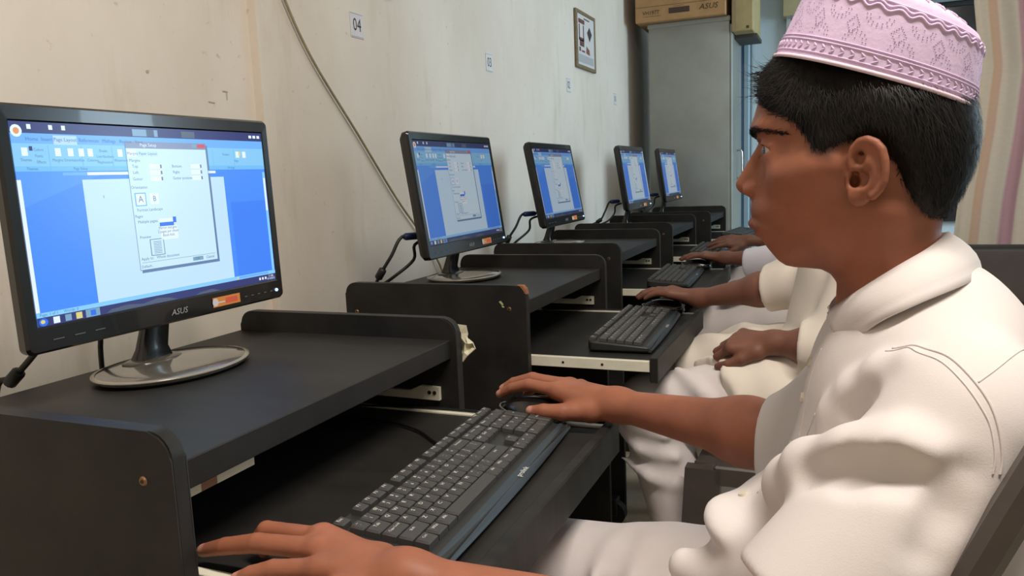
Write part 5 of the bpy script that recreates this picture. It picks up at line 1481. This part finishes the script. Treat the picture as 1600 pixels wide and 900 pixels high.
# ---- loose caster on the floor under the third desk
cs = thing('floor_caster', 'small black caster wheel on the floor beside a desk panel', 'wheel', (.535, 1.735, 0.0))
bm = bmesh.new(); bmesh.ops.create_cone(bm, cap_ends=True, segments=20, radius1=.036, radius2=.036, depth=.03, matrix=Matrix.Translation((0, 0, .036)) @ Matrix.Rotation(math.pi / 2, 4, 'X'))
link('tyre', bm_mesh(bm, 'tyre', True, .6), M_BACK, cs)
box('fork', (-.012, -.02, .03), (.012, .02, .085), M_BACK, cs, .003, 1)

# ---------------------------------------------------------------- the other boys
def auto_hand(wr, d, up, ts, curl, s=.95, spread=1.0):
    wr = v3(*wr); d = v3(*d); d /= np.linalg.norm(d); up = v3(*up); up -= d * (up @ d); up /= np.linalg.norm(up)
    lat = np.cross(up, d) * ts          # towards the thumb
    fg = []
    for i, o in enumerate((.028, .009, -.010, -.027)):
        m_ = wr + d * (.082, .086, .080, .072)[i] * s + lat * o * s + up * .004
        pts = [m_]; ang = 0.25 * curl; dd = d + lat * o * 2.2 * spread; dd /= np.linalg.norm(dd)
        for j, l in enumerate(((.040, .024, .019), (.044, .027, .020), (.041, .025, .019), (.032, .019, .017))[i]):
            q_ = math.cos(ang) * dd - math.sin(ang) * up; pts.append(pts[-1] + q_ * l * s); ang += curl * (.75, .6, .4)[j]
        fg.append(pts)
    c = wr + d * .030 * s + lat * .026 * s - up * .006
    th = [c, c + (d * .75 + lat * .45 - up * .15) * .038 * s, c + (d * .85 + lat * .40 - up * .2) * .066 * s, c + (d * .95 + lat * .25 - up * .25) * .088 * s]
    return fg, th
def simple_boy(label, origin, headO, R_, L_, chest, belly, shirt, skin, sleeves, legs, feet, extra=(), creases=(), hem=None):
    t = thing('person', label, 'person', origin, 0, None)
    arms = []
    for A in (R_, L_):
        fg, th = auto_hand(A['wr'], A['d'], A['up'], A['ts'], A['curl']); arms.append(dict(sh=A['sh'], el=A['el'], wr=A['wr'], fg=fg, th=th))
    toQ, toP = make_body(t, origin, headO, arms, skin, .0040, .0032, False, (), .95)
    make_eyes(t, toP, None)
    make_hair(t, None, toP, 3000, 3, M_HAIR, False, .0045)
    c = np.array(chest); b = np.array(belly)
    lg0 = legs_fn(legs)
    def lg(P):
        d = lg0(P)
        for pts_, r_ in creases: d = smin(d, chain(P, pts_, [r_ * .4] + [r_] * (len(pts_) - 2) + [r_ * .4]), .022)
        return d
    nb = np.array((headO[0] + .045, headO[1], headO[2] - .125))
    def fn(P):
        d = ell(P, c, (.102, .150, .145)); d = smin(d, ell(P, b, (.115, .150, .125)), .06)
        for A, S in ((R_, sleeves[0]), (L_, sleeves[1])):
            d = smin(d, cap(P, nb, A['sh'], .040, .046), .035)
            s_ = chain(P, [A['sh']] + S['pts'], [.054] + S['r'], .02)
            n_ = v3(*S['n']); n_ /= np.linalg.norm(n_); s_ = smax(s_, (P - v3(*S['pts'][-1])) @ n_, .006)
            d = smin(d, s_, .025)
        if hem:         # shirt tail lying over the thighs
            hn = v3(*hem[1]); hn /= np.linalg.norm(hn); q_ = P - v3(*hem[0])
            w_ = .006 * np.sin(P[:, 1] * 60) + .004 * np.sin(P[:, 1] * 131 + 1)
            d = smin(d, smax(smax(lg(P) - .011 - .004 * np.sin(P[:, 0] * 70 + P[:, 1] * 40), q_ @ hn + w_, .004), .585 - P[:, 2] + .5 * (1.02 - P[:, 0]) * 0, .004), .015)
        for a in extra:
            d = smin(d, ell(P, a[0], a[1]) if len(a) == 2 else cap(P, a[0], a[1], a[2], a[3]), .02)
        return d
    pts = [c, b, R_['sh'], L_['sh']] + sleeves[0]['pts'] + sleeves[1]['pts'] + [e[0] for e in extra] + ([hem[0]] if hem else [])
    lo, hi = bounds(pts, .16)
    cloth(t, 'shirt', fn, lo, hi, .0055, shirt, origin)
    neck = [(nb[0] + .012, headO[1], nb[2] + .072), (nb[0] - .008, headO[1] - .050, nb[2] + .060), (nb[0] - .035, headO[1] - .062, nb[2] + .045), (nb[0] - .06, headO[1] - .05, nb[2] + .022), (nb[0] - .078, headO[1] - .012, nb[2] - .002)]
    low = [(p[0] + (.02 if k < 2 else -.004), headO[1] + (p[1] - headO[1]) * 1.45 - (.02 if k == 4 else 0), p[2] - .034) for k, p in enumerate(neck)]
    collar(t, origin, headO[1], neck, low, shirt)
    pts = [p for l in legs for p in l[0]]; lo, hi = bounds(pts, .11)
    cloth(t, 'trousers', lg, lo, hi, .0062, M_TROUSER, origin)
    shoes(t, origin, feet)
    return t
def legs_of(hipx, yl, yr, kl, kr, foot=.10, r=(.085, .078, .068)):
    out = []
    for y0, k in ((yl, kl), (yr, kr)):
        out.append(([(hipx, y0, .635), ((hipx + k[0]) / 2, (y0 + k[1]) / 2, (.635 + k[2]) / 2 + .01), k], list(r)))
        out.append(([k, (k[0] + foot * .6, k[1], .31), (k[0] + foot, k[1], .075)], [r[2], .066, .060]))
    return out
simple_boy('boy in a cream shirt and white trousers sitting at the desk below sign zero-four', (1.2, 1.2, 0), (1.185, 1.22, 1.045),
    dict(sh=(1.200, 1.365, .895), el=(1.070, 1.325, .818), wr=(.852, 1.408, .770), d=(-1, .13, .11), up=(.1, 0, 1), ts=-1, curl=.42),
    dict(sh=(1.215, 1.06, .895), el=(1.155, 1.045, .738), wr=(1.050, 1.070, .742), d=(-1, .25, -.1), up=(.2, -.5, 1), ts=1, curl=2.1),
    (1.185, 1.21, .845), (1.175, 1.21, .72), M_SHIRT2, M_SKIN2,
    (dict(pts=[(1.075, 1.325, .826), (1.015, 1.345, .806)], r=[.056, .054], n=(-.95, .3, -.15)), dict(pts=[(1.160, 1.046, .745), (1.098, 1.055, .738)], r=[.056, .050], n=(-1, .1, 0))),
    legs_of(1.19, 1.11, 1.30, (.798, 1.093, .585), (.810, 1.317, .598), .13), [(.928, 1.093), (.94, 1.317)],
    [((1.10, 1.17, .69), (.08, .12, .06))],
    [([(.735, 1.093, .600), (.775, 1.030, .565), (.845, 1.026, .545)], .012), ([(.745, 1.048, .545), (.79, 1.026, .515), (.865, 1.033, .500)], .012), ([(.745, 1.058, .480), (.81, 1.026, .455), (.87, 1.038, .440)], .010), ([(.86, 1.078, .675), (.92, 1.028, .640), (.96, 1.023, .60)], .012), ([(.79, 1.118, .655), (.84, 1.048, .640), (.87, 1.023, .60)], .012), ([(.87, 1.33, .672), (.93, 1.30, .68), (1.0, 1.27, .68)], .012), ([(.90, 1.40, .672), (.97, 1.36, .70), (1.05, 1.33, .71)], .012)],
    ((.935, 1.08, .64), (-.80, -.55, -.10)))
simple_boy('boy in a white sleeve holding the mouse at the desk below sign zero-three', (1.15, 2.1, 0), (1.185, 2.12, 1.045),
    dict(sh=(1.205, 2.27, .895), el=(1.010, 2.235, .772), wr=(.795, 2.305, .768), d=(-1, .12, .06), up=(.05, 0, 1), ts=-1, curl=.35),
    dict(sh=(1.215, 1.97, .895), el=(1.060, 1.945, .745), wr=(.945, 1.950, .726), d=(-1, 0, -.05), up=(0, 0, 1), ts=1, curl=1.7),
    (1.212, 2.12, .845), (1.195, 2.12, .72), M_SHIRT3, M_SKIN2,
    (dict(pts=[(1.015, 2.235, .776), (.868, 2.280, .752)], r=[.056, .050], n=(-1, .2, -.1)), dict(pts=[(1.065, 1.947, .75), (1.005, 1.948, .740)], r=[.056, .050], n=(-1, 0, 0))),
    legs_of(1.20, 2.02, 2.20, (.780, 1.99, .590), (.80, 2.215, .595)), [(.88, 1.99), (.90, 2.215)])
simple_boy('boy resting his left hand on the keyboard at the desk below sign zero-two', (1.12, 2.97, 0), (1.155, 3.00, 1.045),
    dict(sh=(1.180, 3.15, .895), el=(1.06, 3.17, .750), wr=(.95, 3.10, .715), d=(-1, -.2, -.1), up=(0, 0, 1), ts=-1, curl=.8),
    dict(sh=(1.185, 2.85, .895), el=(1.020, 2.835, .772), wr=(.822, 2.818, .783), d=(-1, -.06, -.04), up=(.05, -.65, 1), ts=1, curl=.28),
    (1.185, 3.00, .845), (1.17, 3.00, .72), M_SHIRT, M_SKIN2,
    (dict(pts=[(1.065, 3.17, .757), (1.02, 3.14, .745)], r=[.056, .052], n=(-1, -.4, 0)), dict(pts=[(1.045, 2.838, .785), (1.0, 2.834, .772)], r=[.054, .050], n=(-1, 0, 0))),
    legs_of(1.17, 2.90, 3.10, (.75, 2.88, .590), (.77, 3.095, .595)), [(.85, 2.88), (.87, 3.095)])
